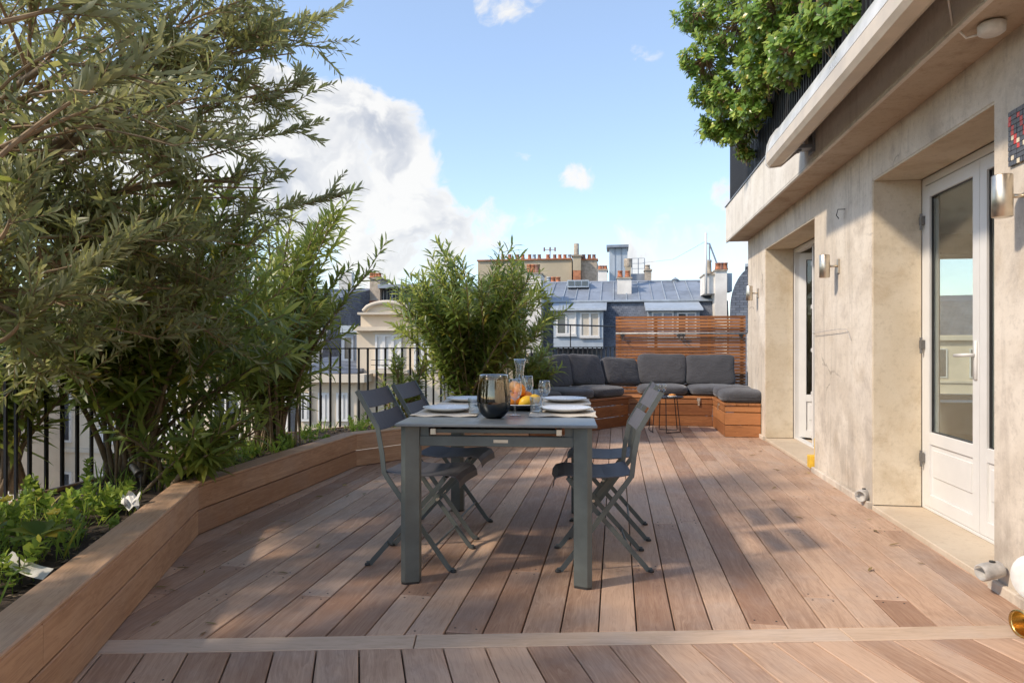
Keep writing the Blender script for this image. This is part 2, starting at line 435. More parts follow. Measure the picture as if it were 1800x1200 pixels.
class MB:
    def __init__(s, X=None):
        s.v = []; s.f = []; s.X = X      # X: matrix from local to scene

    def add(s, vs, fs):
        n = len(s.v)
        for p in vs:
            p = Vector(p)
            s.v.append(s.X @ p if s.X else p)
        s.f += [tuple(i + n for i in f) for f in fs]
        return s

    def box(s, x0, x1, y0, y1, z0, z1, ch=0.0):
        if ch <= 0:
            vs = [(x, y, z) for z in (z0, z1) for y in (y0, y1) for x in (x0, x1)]
            return s.add(vs, [(0, 2, 3, 1), (4, 5, 7, 6), (0, 1, 5, 4), (2, 6, 7, 3), (0, 4, 6, 2), (1, 3, 7, 5)])
        return s.prism([(x0, y0), (x1, y0), (x1, y1), (x0, y1)], z0, z1, ch)

    def prism(s, poly, z0, z1, ch=0.0):
        """plan polygon (counter-clockwise) pushed up from z0 to z1, edges chamfered by ch"""
        n = len(poly)
        P = [Vector((p[0], p[1])) for p in poly]
        rings = []
        if ch > 0:
            ins = inset(P, ch)
            rings = [(ins, z0), (P, z0 + ch), (P, z1 - ch), (ins, z1)]
        else:
            rings = [(P, z0), (P, z1)]
        vs = [(p.x, p.y, z) for ring, z in rings for p in ring]
        fs = [tuple(range(n))[::-1], tuple(range((len(rings) - 1) * n, len(rings) * n))]
        for k in range(len(rings) - 1):
            for i in range(n):
                j = (i + 1) % n
                fs.append((k * n + i, k * n + j, (k + 1) * n + j, (k + 1) * n + i))
        return s.add(vs, fs)

    def tube(s, pts, r, seg=8, cap=True, r1=None):
        pts = [Vector(p) for p in pts]; n = len(pts)
        rr = [r + ((r1 if r1 is not None else r) - r) * i / max(1, n - 1) for i in range(n)]
        vs = []; prev = None
        for i, p in enumerate(pts):
            t = (pts[min(i + 1, n - 1)] - pts[max(i - 1, 0)]).normalized()
            if prev is None:
                a = t.orthogonal().normalized()
            else:
                a = (prev - t * prev.dot(t))
                a = a.normalized() if a.length > 1e-6 else t.orthogonal().normalized()
            prev = a; b = t.cross(a)
            for k in range(seg):
                an = 2 * math.pi * k / seg
                vs.append(p + (a * math.cos(an) + b * math.sin(an)) * rr[i])
        fs = []
        for i in range(n - 1):
            for k in range(seg):
                k2 = (k + 1) % seg
                fs.append((i * seg + k, i * seg + k2, (i + 1) * seg + k2, (i + 1) * seg + k))
        if cap:
            fs.append(tuple(range(seg))[::-1]); fs.append(tuple(range((n - 1) * seg, n * seg)))
        return s.add(vs, fs)

    def bar(s, pts, w, h, side):
        """flat bar along pts: w across `side`, h across the other way"""
        pts = [Vector(p) for p in pts]; n = len(pts); side = Vector(side).normalized()
        vs = []
        for i, p in enumerate(pts):
            t = (pts[min(i + 1, n - 1)] - pts[max(i - 1, 0)]).normalized()
            u = t.cross(side).normalized()
            for a, b in ((-1, -1), (1, -1), (1, 1), (-1, 1)):
                vs.append(p + side * (a * w / 2) + u * (b * h / 2))
        fs = [(3, 2, 1, 0), tuple(range((n - 1) * 4, n * 4))]
        for i in range(n - 1):
            for k in range(4):
                k2 = (k + 1) % 4
                fs.append((i * 4 + k, i * 4 + k2, i * 4 + 4 + k2, i * 4 + 4 + k))
        return s.add(vs, fs)

    def lathe(s, prof, c=(0, 0, 0), seg=24, axis=None):
        """profile of (radius, height) pairs turned round a vertical axis through c"""
        c = Vector(c); vs = []; fs = []
        q = Vector((0, 0, 1)).rotation_difference(Vector(axis)) if axis else None
        n = len(prof)
        for (r, z) in prof:
            for k in range(seg):
                an = 2 * math.pi * k / seg
                p = Vector((max(r, 1e-4) * math.cos(an), max(r, 1e-4) * math.sin(an), z))
                vs.append(c + (q @ p if q else p))
        for i in range(n - 1):
            for k in range(seg):
                k2 = (k + 1) % seg
                fs.append((i * seg + k, i * seg + k2, (i + 1) * seg + k2, (i + 1) * seg + k))
        return s.add(vs, fs)

    def sheet(s, grid):
        """grid of points [rows][cols] as one surface"""
        r = len(grid); c = len(grid[0])
        return s.add([p for row in grid for p in row], [(i * c + j, i * c + j + 1, (i + 1) * c + j + 1, (i + 1) * c + j) for i in range(r - 1) for j in range(c - 1)])

    def extrude_y(s, prof, y0, y1):
        """profile of (x, z) pairs pushed along local y"""
        n = len(prof)
        vs = [(x, y, z) for y in (y0, y1) for x, z in prof]
        fs = [tuple(range(n)), tuple(range(n, 2 * n))[::-1]]
        fs += [(i, n + i, n + (i + 1) % n, (i + 1) % n) for i in range(n)]
        return s.add(vs, fs)

    def extrude_x(s, prof, x0, x1):
        n = len(prof)
        vs = [(x, y, z) for x in (x0, x1) for y, z in prof]
        fs = [tuple(range(n))[::-1], tuple(range(n, 2 * n))]
        fs += [(i, (i + 1) % n, n + (i + 1) % n, n + i) for i in range(n)]
        return s.add(vs, fs)

    def mesh(s, name):
        me = bpy.data.meshes.new(name)
        me.from_pydata([tuple(p) for p in s.v], [], s.f); me.update()
        return me

    def build(s, name, mat, parent=None, smooth=False, fix=True):
        me = s.mesh(name)
        if fix:
            import bmesh
            bm = bmesh.new(); bm.from_mesh(me)
            bmesh.ops.recalc_face_normals(bm, faces=bm.faces); bm.to_mesh(me); bm.free()
        return link(name, me, parent, mat, smooth)


def inset(P, d):
    n = len(P); out = []
    for i in range(n):
        a, b, c = P[i - 1], P[i], P[(i + 1) % n]
        e1 = (b - a); e2 = (c - b)
        if e1.length < 1e-9 or e2.length < 1e-9:
            out.append(b.copy()); continue
        e1 = e1.normalized(); e2 = e2.normalized()
        n1 = Vector((-e1.y, e1.x)); n2 = Vector((-e2.y, e2.x))
        k = 1 + n1.dot(n2)
        out.append(b + (n1 + n2) * (d / max(k, .35)))
    return out


def clip(poly, p, n):
    """keep the part of the polygon where (q - p).n >= 0"""
    out = []
    for i in range(len(poly)):
        a, b = poly[i], poly[(i + 1) % len(poly)]
        da, db = (a - p).dot(n), (b - p).dot(n)
        if da >= 0: out.append(a)
        if (da >= 0) != (db >= 0):
            out.append(a + (b - a) * (da / (da - db)))
    res = []
    for q in out:
        if not res or (q - res[-1]).length > .004:
            res.append(q)
    if len(res) > 1 and (res[0] - res[-1]).length <= .004:
        res.pop()
    return res


def area(P):
    return .5 * sum(P[i - 1].x * P[i].y - P[i].x * P[i - 1].y for i in range(len(P)))


def plank(name, A, B, off, th, z0, z1, mat, parent, ch=.003, mitre=None):
    """a board standing on edge along A->B; it fills `off`..`off+th` to the left of the line. local X = grain"""
    A = Vector(A[:2]); B = Vector(B[:2]); d = (B - A); L = d.length; an = math.atan2(d.y, d.x)
    m0, m1 = mitre or (0, 0)       # extra length at far side of thickness (mitred ends)
    X = Matrix.Translation((A.x, A.y, 0)) @ Matrix.Rotation(an, 4, 'Z')
    b = MB()
    poly = [Vector((m0 * off, off)), Vector((L + m1 * off, off)), Vector((L + m1 * (off + th), off + th)), Vector((m0 * (off + th), off + th))]
    b.prism(poly, z0, z1, ch)
    o = b.build(name, mat, None)
    o.matrix_basis = X
    if parent is not None:
        o.parent = parent; o.matrix_parent_inverse = parent.matrix_basis.inverted()
    return o


def flat_board(name, poly, z0, z1, mat, parent, origin, an, ch=.0025):
    """a board lying flat, outline in scene coordinates; local X runs along its grain"""
    if area(poly) < 0:
        poly = poly[::-1]
    X = Matrix.Translation((origin.x, origin.y, 0)) @ Matrix.Rotation(an, 4, 'Z'); Xi = X.inverted()
    pl = [Xi @ Vector((p.x, p.y, 0)) for p in poly]
    o = MB().prism([(p.x, p.y) for p in pl], z0, z1, ch).build(name, mat, None)
    o.matrix_basis = X
    if parent is not None:
        o.parent = parent; o.matrix_parent_inverse = parent.matrix_basis.inverted()
    return o


# ------------------------------------------------------------------ plan of the place
A_UP = math.atan2(183, 1200)                      # run of the far deck and the house wall
DU = Vector((math.sin(A_UP), math.cos(A_UP)))
EU = Vector((math.cos(A_UP), -math.sin(A_UP)))
A_LO = math.atan2(-272, 1200)                     # run of the near deck
DL = Vector((math.sin(A_LO), math.cos(A_LO)))
O2 = Vector((2.888, 7.70))                        # a point on the foot of the house wall
HX = Matrix.Translation((O2.x, O2.y, 0)) @ Matrix.Rotation(-A_UP, 4, 'Z')    # house frame: x into the wall, y along it
P0 = Vector((-0.70, -1.0)); P1 = Vector((-1.805, 3.931)); P2 = Vector((-1.397, 6.14))
P0 = P1 + (P1 - Vector((-1.425, 2.218))).normalized() * -5.2
G = Vector((.691, .723)).normalized(); GN = Vector((-G.y, G.x))


def gp(k, off=0.0):
    return P2 + G * k + GN * off


def hw(x, s, z=0.0):
    return HX @ Vector((x, s, z))


def offs(pts, d):
    """polyline moved d to its left"""
    out = []
    for i, p in enumerate(pts):
        ns = []
        for a, b in ((i - 1, i), (i, i + 1)):
            if a >= 0 and b < len(pts):
                t = (pts[b] - pts[a]).normalized(); ns.append(Vector((-t.y, t.x)))
        if len(ns) == 1:
            out.append(p + ns[0] * d)
        else:
            out.append(p + (ns[0] + ns[1]) * (d / (1 + ns[0].dot(ns[1]))))
    return out


# ------------------------------------------------------------------ ground, street and terrace block
gr_ = MB(); gr_.box(-1500, 1500, -600, 2600, -21, -20)
tag(gr_.build('ground', 'asphalt'), kind='structure')
tb = MB()
tb.prism([Vector(p) for p in ((-1.2, -6), (9, -6), (9, 8.9), (3.3, 9.6), (3.2, 10.6), (1.55, 10.75), (-2.6, 6.9), (-3.1, 4.0), (-2.2, -1.5))], -19.9, -.075)
ter = tb.build('terrace_block', 'cream2'); tag(ter, kind='structure')

# ------------------------------------------------------------------ the deck, board by board
deck = tag(empty('deck', (0, 0, 0)), kind='structure')
MB().prism([Vector(p) for p in ((-1.6, -5.5), (8, -5.5), (4.2, 2), (3.2, 8.8), (3.2, 10.2), (1.6, 10.3), (-2.0, 6.4), (-2.4, 4.0))], -.07, -.035).build('joist_bed', 'under', deck)
S0 = Vector((-1.483, 2.543)); S1 = Vector((1.683, 2.667))
SD = (S1 - S0).normalized(); SN = Vector((-SD.y, SD.x)); SW = .112
PIT = .1455


def rows(origin, d, t0, t1, s0, s1, pitch, planes, lens, mat, seed):
    rnd = random.Random(seed)
    e = Vector((d.y, -d.x)); an = math.atan2(d.y, d.x)
    n0, n1 = math.floor(t0 / pitch), math.ceil(t1 / pitch)
    for i in range(n0, n1):
        ta, tb_ = i * pitch + .0028, (i + 1) * pitch - .0028
        s = s0 - rnd.random() * lens[1]
        while s < s1:
            ln = rnd.uniform(*lens); a, b = max(s, s0), min(s + ln, s1); s += ln
            if b - a < .12: continue
            poly = [origin + d * a + e * ta, origin + d * (b - .0022) + e * ta, origin + d * (b - .0022) + e * tb_, origin + d * a + e * tb_]
            for p, n in planes:
                poly = clip(poly, p, n)
                if len(poly) < 3: break
            if len(poly) < 3 or abs(area(poly)) < .004: continue
            dz = rnd.uniform(-.0012, .0012)
            flat_board('deck_board', poly, -.028, dz, mat, deck, origin + d * ((a + b) / 2) + e * ((ta + tb_) / 2), an)
            # two screws near either end
            for q in (a + .035, b - .035):
                for tt in (ta + .028, tb_ - .028):
                    w = origin + d * q + e * tt
                    if all((w - p).dot(n) > .02 for p, n in planes) and w.y > 1.5:
                        SCREWS.append((w.x, w.y, dz + .0006))


SCREWS = []
t23 = (P2 - P1).normalized()
wall_plane = (O2 - EU * .006, -EU)
planes_up = [(S0 + SN * .003, SN), wall_plane, (P1 - Vector((t23.y, -t23.x)) * .02, Vector((t23.y, -t23.x))),
             (P1 - Vector((.975, .22)) * .02, Vector((.975, .22))), (gp(0, .02), -GN), (O2 + DU * 1.42, -DU)]
ph_up = Vector((.6273, 2.627))
rows(ph_up, DU, -3.2, 2.2, -1.2, 7.6, PIT, planes_up, (2.0, 4.4), 'deck', 5)
planes_lo = [(S0 - SN * (SW + .003), -SN), wall_plane, (P1 - Vector((.975, .22)) * .02, Vector((.975, .22))), (Vector((0, -1.2)), Vector((0, 1)))]
rows(Vector((-.55, 2.4535)), DL, -1.6, 4.3, -4.2, 1.2, .149, planes_lo, (1.8, 3.2), 'deck', 9)
for a, b in ((-.2, 1.12), (1.124, 2.75), (2.754, 4.4)):
    q = S0 - SN * SW
    poly = [q + SD * a, q + SD * b, S0 + SD * b, S0 + SD * a]
    for p, n in planes_lo[1:]:
        poly = clip(poly, p, n)
    flat_board('border_board', poly, -.028, .001, 'strip', deck, S0 + SD * ((a + b) / 2), math.atan2(SD.y, SD.x))
sb = MB()
for x, y, z in SCREWS:
    sb.lathe([(.0001, .0008), (.0042, .0006), (.0045, -.002)], (x, y, z), 6)
tag(sb.build('screws', 'dark_metal', deck), kind='stuff')

# ------------------------------------------------------------------ the raised planter
planter = empty('raised_planter', (P1.x, P1.y, 0), 0, 'long low hardwood planter box edging the left side of the deck', 'planter')
PL = [P0, P1, P2, gp(2.3)]
TOP = .297


def mit(a, b):
    """how far a joint between directions a and b runs along a per unit of thickness to the left"""
    an = a.angle_signed(b)      # clockwise positive
    return math.tan(an / 2)


dirs = [(PL[i + 1] - PL[i]).normalized() for i in range(3)]
for i in range(3):
    A, B = PL[i], PL[i + 1]; L = (B - A).length; d = dirs[i]
    m1 = mit(d, dirs[i + 1]) if i < 2 else 0
    m0 = -mit(dirs[i - 1], d) if i > 0 else 0
    # mitres: on the outside (left) of a right-hand turn the board grows longer
    cuts_top = {0: [0, L - 1.45 - .52, L], 1: [0, L], 2: [0, 1.2, L]}[i]
    cuts_low = {0: [0, L - 2.9, L], 1: [0, L], 2: [0, 1.7, L]}[i]
    cuts_cap = {0: [0, L - 2.4, L], 1: [0, 1.25, L], 2: [0, L]}[i]
    for cuts, z0, z1, off, th in ((cuts_low, .004, .142, .002, .028), (cuts_top, .149, TOP - .0185, .0, .030), (cuts_cap, TOP - .018, TOP, -.001, .152)):
        for k in range(len(cuts) - 1):
            a, b = cuts[k], cuts[k + 1] - (.0015 if k < len(cuts) - 2 else 0)
            plank('plank' if th < .1 else 'cap_board', A + d * a, A + d * b, off, th, z0, z1, 'planter', planter, .0035 if th < .1 else .005,
                  (m0 if k == 0 else 0, m1 if k == len(cuts) - 2 else 0))
inn = offs(PL, .145); out_ = offs(PL, .93)
# soil, slightly heaped
so = MB(); chips = MB(); crn = random.Random(77)
from mathutils import noise as mnoise


def soil_z(x, y):
    return .226 + .022 * mnoise.noise(Vector((x * 3.1, y * 3.1, 0))) + .014 * mnoise.noise(Vector((x * 11, y * 11, 4))) + .008 * mnoise.noise(Vector((x * 34, y * 34, 8)))


for i in range(3):
    nseg = int((inn[i + 1] - inn[i]).length / .035)
    g = []
    for j in range(nseg + 1):
        a = inn[i].lerp(inn[i + 1], j / nseg); b = out_[i].lerp(out_[i + 1], j / nseg)
        row = [a.lerp(b, k / 24) for k in range(25)]
        g.append([(p.x, p.y, soil_z(p.x, p.y)) for p in row])
    so.sheet(g)
    for k in range(900):
        a = inn[i].lerp(inn[i + 1], crn.random()); b = out_[i].lerp(out_[i + 1], crn.random()); p = a.lerp(b, crn.random() ** 1.3)
        if p.y < 1.0: continue
        L_, w_c, an_ = crn.uniform(.008, .028), crn.uniform(.003, .009), crn.uniform(0, 6.28)
        X = Matrix.Translation((p.x, p.y, soil_z(p.x, p.y) + .004)) @ Matrix.Rotation(an_, 4, 'Z') @ Matrix.Rotation(crn.uniform(-.5, .5), 4, 'Y')
        chips.add([X @ Vector(q) for q in ((-L_, -w_c, 0), (L_, -w_c * .6, 0), (L_ * .9, w_c, .002), (-L_ * .8, w_c, .001), (0, 0, .005))], [(0, 1, 4), (1, 2, 4), (2, 3, 4), (3, 0, 4)])
tag(chips.build('mulch_chips', 'bark', planter, False, False), kind='stuff')
so.build('soil', 'soil', planter, True)
ob = offs(PL, .96)
for i in range(3):
    plank('back_board', out_[i], out_[i + 1], 0, .03, .0, .24, 'planter', planter)

# ------------------------------------------------------------------ the terrace railing
RA = offs([P0, P1, P2, gp(6.02)], .99)
rail = empty('terrace_railing', (RA[1].x, RA[1].y, 0), 0, 'black iron railing of upright bars behind the planter and corner seat', 'railing')
ZR = 1.055
bar_me = MB().box(-.011, .011, -.006, .006, .05, ZR - .006).mesh('bar')
bar_me.materials.append(M['iron'])
for i in range(3):
    A, B = RA[i], RA[i + 1]; d = B - A; L = d.length; an = math.atan2(d.y, d.x); d = d.normalized()
    for zz0 in (ZR, .11):
        plank('top_rail' if zz0 == ZR else 'bottom_rail', A - d * .01, B + d * .01, -.02, .04, zz0 - .006, zz0 + .008, 'iron', rail, .001)
    n = int(L / .113)
    for k in range(n):
        p = A + d * (L * (k + .5) / n)
        if p.y < .2: continue
        o = link('bar', bar_me, None)
        o.matrix_basis = Matrix.Translation((p.x, p.y, 0)) @ Matrix.Rotation(an, 4, 'Z')
        o.parent = rail; o.matrix_parent_inverse = rail.matrix_basis.inverted()
# thin raised guard rod and wire above the corner seat
w = MB()
w.tube([(*gp(3.9, 1.0), 1.38), (*gp(5.75, 1.0), 1.38), (*hw(-1.62, 2.26).xy, 1.27)], .012, 6)
w.tube([(*gp(4.3, 1.0), 1.06), (*gp(4.3, 1.0), 1.38)], .008, 6)
w.tube([(*gp(2.2, 1.0), 1.19), (*gp(5.95, 1.0), 1.19)], .004, 5)
w.build('guard_wire', 'iron', rail)

# ------------------------------------------------------------------ the house on the right
house = empty('apartment_building', hw(0, -3), -A_UP, 'pale weathered concrete house wall with two recessed doorways on the right', 'building')


def hb(name, mat, *boxes, ch=.004, parent=None, smooth=False):
    b = MB(HX)
    for q in boxes:
        b.box(*q, ch)
    return b.build(name, mat, parent or house)


ZL, ZS, ZT = 2.20, 2.455, 2.905       # lintel, soffit, slab top
OP = ((-1.828, .152), (-4.66, -3.165))
hb('pillar', 'wall', (.0, .42, .152, 1.18, -.02, ZS - .002))
hb('pillar', 'wall', (.0, .42, -3.165, -1.828, -.02, ZS - .002))
hb('pillar', 'wall', (.0, .42, -12, -4.66, -.02, ZS - .002))
for a, b in OP:
    hb('lintel', 'wall', (.0015, .42, a + .001, b - .001, ZL, ZS - .002))
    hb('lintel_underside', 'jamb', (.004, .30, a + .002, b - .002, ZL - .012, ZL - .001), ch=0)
    hb('jamb_lining', 'jamb', (.004, .30, b - .013, b + .0005, .03, ZL - .013), ch=.002)
    hb('threshold', 'threshold', (-.004, .60, a + .0005, b - .0135, -.03, .026))
# base course under the pillars
for a, b in ((-3.165, -1.828), (-9, -4.66), (.152, 1.18)):
    hb('base_course', 'wall', (-.028, .0, a - .0, b + .0, -.03, .045), ch=.006)
slab = hb('balcony_slab', 'fascia', (-.262, 6, -12, 1.30, ZS, ZT))
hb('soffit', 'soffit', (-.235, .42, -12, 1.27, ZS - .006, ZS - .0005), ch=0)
hb('drip_edge', 'fascia', (-.262, -.236, -12, 1.30, ZS - .016, ZS - .0005), ch=.003)
hb('coping', 'zinc', (-.275, -.02, -12, 1.315, ZT + .0005, ZT + .012), ch=.002)
hb('upper_wall', 'wall', (1.6, 6, -12, .9, ZT + .013, 6.2))
# end wall and rooms behind the doors
hb('end_wall', 'wall', (.425, 2.16, 1.0, 1.18, -.02, ZS - .002), (3.56, 6, 1.0, 1.18, -.02, ZS - .002), (2.161, 3.559, 1.0, 1.18, -.02, .44), (2.161, 3.559, 1.0, 1.18, 2.2, ZS - .002))
hb('room_wall', 'interior', (4.2, 4.3, -9, 1.0, 0, ZS - .01), (.425, 4.2, -6.9, -6.8, 0, ZS - .01), ch=0)
hb('room_floor', 'interior_floor', (.602, 4.2, -9, 1.0, -.04, .018), ch=0)
hb('room_ceiling', 'white', (.425, 4.2, -9, 1.0, ZS - .008, ZS - .003), ch=0)
cab = hb('sideboard', 'white', (1.9, 3.5, .55, .98, .06, .40), (1.88, 3.52, .53, .985, .401, .43))
rw = hb('rear_window', 'white', (2.165, 2.215, 1.04, 1.10, .445, 2.195), (3.505, 3.555, 1.04, 1.10, .445, 2.195), (2.84, 2.90, 1.04, 1.10, .49, 2.15), (2.215, 3.505, 1.04, 1.10, .445, .49), (2.215, 3.505, 1.04, 1.10, 2.15, 2.195), ch=.003)
hb('pane', 'pane', (2.215, 2.84, 1.065, 1.071, .49, 2.15), ch=0, parent=rw); hb('pane', 'pane', (2.90, 3.505, 1.065, 1.071, .49, 2.15), ch=0, parent=rw)

cur = MB(HX)
g = []
for j in range(60):
    u = j / 59
    g.append([(1.1 + .03 * math.sin(u * 60), -.9 + .85 * u, z) for z in (.03, 2.1)])
cur.sheet(g); cur.build('curtain', 'curtain', house, True, False)


def leaf_door(s0, s1, x, name_hinge_far=True, handle=False, hinges=False, X=None):
    """one glazed door leaf between s0 < s1 in the plane x; returns the door part with its sub-parts"""
    X = X or HX
    z0, z1 = .05, 2.13
    st = .072
    b = MB(X)
    b.box(x, x + .055, s0, s0 + st, z0, z1, .004); b.box(x, x + .055, s1 - st, s1, z0, z1, .004)
    for za, zb in ((z0, z0 + .085), (.455, .535), (z1 - .08, z1)):
        b.box(x + .001, x + .054, s0 + st, s1 - st, za, zb, .004)
    d = b.build('door', 'white', house)
    MB(X).box(x + .014, x + .040, s0 + st - .001, s1 - st + .001, z0 + .084, .456, .002).build('door_panel', 'white', d)
    MB(X).box(x + .006, x + .016, s0 + st + .03, s1 - st - .03, z0 + .20, .425, .004).build('raised_field', 'white', d)
    MB(X).box(x + .024, x + .030, s0 + st - .001, s1 - st + .001, .534, z1 - .079).build('pane', 'pane', d)
    gk = MB(X)
    for q in ((s0 + st, s0 + st + .006, .535, z1 - .08), (s1 - st - .006, s1 - st, .535, z1 - .08)):
        gk.box(x + .012, x + .023, q[0], q[1], q[2], q[3])
    gk.box(x + .012, x + .023, s0 + st + .006, s1 - st - .006, .535, .541); gk.box(x + .012, x + .023, s0 + st + .006, s1 - st - .006, z1 - .086, z1 - .08)
    gk.build('gasket', 'dark_metal', d)
    if handle:
        h = MB(X)
        h.box(x - .010, x, s0 + .02, s0 + .05, .90, 1.12, .003)
        h.tube([(x - .008, s0 + .035, 1.04), (x - .05, s0 + .035, 1.04), (x - .055, s0 + .05, 1.04), (x - .055, s0 + .16, 1.035)], .010, 8)
        h.build('handle', 'white', d, True)
    if hinges:
        for z in (.33, 1.07, 1.88):
            h = MB(X)
            h.box(x - .022, x - .001, s1 - .012, s1 + .028, z, z + .058, .003); h.tube([(x - .018, s1 + .008, z - .03), (x - .018, s1 + .008, z + .075)], .009, 8)
            h.build('hinge', 'hinge_metal', d)
    return d


def frame(s0, s1, x):
    b = MB(HX)
    b.box(x + .005, x + .07, s0, s0 + .045, .027, ZL - .014, .003); b.box(x + .005, x + .07, s1 - .045, s1, .027, ZL - .014, .003)
    b.box(x + .006, x + .069, s0 + .045, s1 - .045, 2.135, ZL - .014, .003); b.box(x + .006, x + .069, s0 + .045, s1 - .045, .027, .047, .003)
    b.build('door_frame', 'white', house)


frame(-4.655, -3.18, .30); frame(-1.823, .137, .305)
leaf_door(-3.905, -3.222, .302, handle=True, hinges=True)
leaf_door(-4.612, -3.909, .302)
# far doorway: near leaf shut, far leaf swung inward
leaf_door(-1.78, -.848, .307, handle=False)
HD = HX @ Matrix.Translation((.36, .09, 0)) @ Matrix.Rotation(R(66), 4, 'Z') @ Matrix.Translation((-.36, -.09, 0))
leaf_door(-.84, .088, .34, X=HD)
sh = MB(HX)
sh.box(.315, .335, -.62, -.58, .05, 2.13, .003)
for k in range(5):
    sh.box(.312, .34, -.575, -.545, .12 + .45 * k, .16 + .45 * k, .003)
sh.build('folded_shutter', 'white', house)

# wall fittings
def lamp(s, z, label):
    o = empty('wall_lamp', hw(0, s, z), -A_UP, label, 'wall lamp', 'steel up and down lamps on the house wall')
    b = MB(HX); b.lathe([(.0, -.088), (.030, -.088), (.038, -.085), (.0385, 0), (.0385, .085), (.036, .088), (.030, .088), (.030, .06), (0, .06)], (-.105, s, z), 28); b.build('lamp_body', 'silver', o, True)
    b = MB(HX); b.tube([(-.07, s, z), (-.01, s, z)], .009, 10); b.build('arm', 'silver', o, True)
    b = MB(HX); b.box(-.012, -.001, s - .02, s + .02, z - .055, z + .055, .003); b.build('wall_plate', 'silver', o)
    return o


lamp(.526, 1.715, 'small steel cylinder lamp on the far pillar beside the slatted screen')
lamp(-2.48, 1.70, 'steel cylinder lamp on the wide pillar between the two doorways')
lamp(-4.93, 1.715, 'large brushed steel cylinder lamp below the tile mosaic at the right edge')

mo = empty('tile_mosaic', hw(0, -4.93, 1.986), -A_UP, 'small mosaic of dark, red and cream square tiles on the right pillar', 'mosaic')
cols = {'tile_dark': MB(HX), 'tile_red': MB(HX), 'tile_cream': MB(HX)}
rt = random.Random(3)
NR, NC, TS = 11, 12, .0215
for r in range(NR):
    for c in range(NC):
        k = 'tile_dark'
        if (r + 2 * c) % 7 in (1, 2) and 2 < r < 10: k = 'tile_red'
        if (2 * r + c) % 8 == 3 and r < 6: k = 'tile_cream'
        y1 = -4.795 - c * TS; z0 = 1.986 + (r - NR / 2) * TS
        cols[k].box(-.012 - rt.uniform(0, .002), -.001, y1 - TS + .0012, y1, z0, z0 + TS - .0012, .001)
for k, b in cols.items():
    tag(b.build({'tile_dark': 'dark_tiles', 'tile_red': 'red_tiles', 'tile_cream': 'cream_tiles'}[k], k, mo), kind='stuff')

b = MB(HX); b.tube([(-.004, -1.85, 1.19), (-.03, -1.87, 1.195), (-.035, -2.55, 1.215), (-.02, -2.72, 1.21), (-.01, -2.78, 1.13)], .0024, 6)
tag(b.build('door_hook', 'grey_pipe'), 'thin metal hook rod across the pillar below the middle lamp', 'hook')
b = MB(HX); b.tube([(0, -2.62, 2.11), (-.05, -2.62, 2.11), (-.055, -2.60, 2.07), (-.03, -2.57, 2.05)], .0035, 6)
tag(b.build('wall_hook', 'dark_metal'), 'small bent dark hook high on the wide pillar under the soffit', 'hook')
yb = empty('yellow_block', hw(.10, -1.78, .026), -A_UP, 'yellow wooden wedge block on the sill of the far doorway', 'block')
b = MB(HX); b.box(.03, .16, -1.82, -1.70, .027, .275, .004); b.build('tall_piece', 'yellow', yb)
b = MB(HX); b.box(-.035, .028, -1.82, -1.73, .027, .135, .004); b.build('low_piece', 'yellow', yb)


def spout(c, axis, r, ln, label):
    o = empty('drain_spout', c, 0, label, 'pipe')
    ax = Vector(axis).normalized()
    b = MB(); b.lathe([(r * .96, 0), (r * 1.02, ln * .3), (r * 1.05, ln * .8), (r * 1.0, ln), (r * .84, ln + .004), (r * .8, ln * .6), (0, ln * .58)], c, 22, axis=ax); b.build('pipe_body', 'grey_pipe', o, True)
    b = MB(); b.lathe([(.0, .0), (.012, 0), (.012, .006), (0, .006)], Vector(c) + ax * ln * .4 + Vector((0, 0, r)), 8); b.build('screw_cap', 'dark_metal', o)


spout(hw(.0, -3.06, .075), hw(-1, -3.06 - .9, .0) - hw(0, -3.06, .1), .04, .075, 'grey drain spout at the foot of the wide pillar')
spout(hw(-.028, -4.76, .115), hw(-1, -4.76 - .3, -.15) - hw(0, -4.76, 0), .036, .095, 'grey drain spout beside the threshold of the near doorway')
wd = empty('round_plate', hw(-.10, -5.10, .03), 0, 'white round scalloped plate leaning on the wall at the right edge', 'plate')
b = MB(); q = HX.to_3x3() @ Vector((-.85, -.45, .12))
b.lathe([(0, .012), (.06, .010), (.086, .014), (.090, .006), (.08, -.004), (0, -.006)], hw(-.085, -5.12, .19), 26, axis=q); b.build('plate_dish', 'rope_white', wd, True)
b = MB(); b.lathe([(.0, -.007), (.03, -.007), (.03, -.035), (.02, -.05), (0, -.05)], hw(-.085, -5.12, .19), 14, axis=q); b.build('plate_boss', 'grey_pipe', wd)
bp = empty('brass_pot', hw(-.12, -5.30, .05), 0, 'shiny brass cylinder pot lying on the deck at the right edge', 'pot')
b = MB(); q = HX.to_3x3() @ Vector((-.92, -.25, 0))
b.lathe([(0, -.20), (.043, -.20), (.047, -.19), (.047, -.01), (.049, 0), (.046, .002), (.043, -.004), (.043, -.18), (0, -.185)], hw(-.19, -5.22, .05), 26, axis=q); b.build('pot_body', 'brass', bp, True)
b = MB(); b.lathe([(.044, -.002), (.0505, -.004), (.0505, .004), (.044, .004)], hw(-.19, -5.22, .05), 26, axis=q); b.build('rim', 'brass', bp, True)
cs = empty('ceiling_sensor', hw(-.14, -4.92, ZS - .02), 0, 'round white sensor with a cable under the balcony soffit', 'sensor')
b = MB(HX); b.lathe([(0, -.055), (.036, -.055), (.05, -.045), (.052, -.012), (.045, -.006), (.03, 0), (0, 0)], (-.14, -4.92, ZS - .0062), 22); b.build('sensor_body', 'rope_white', cs, True)
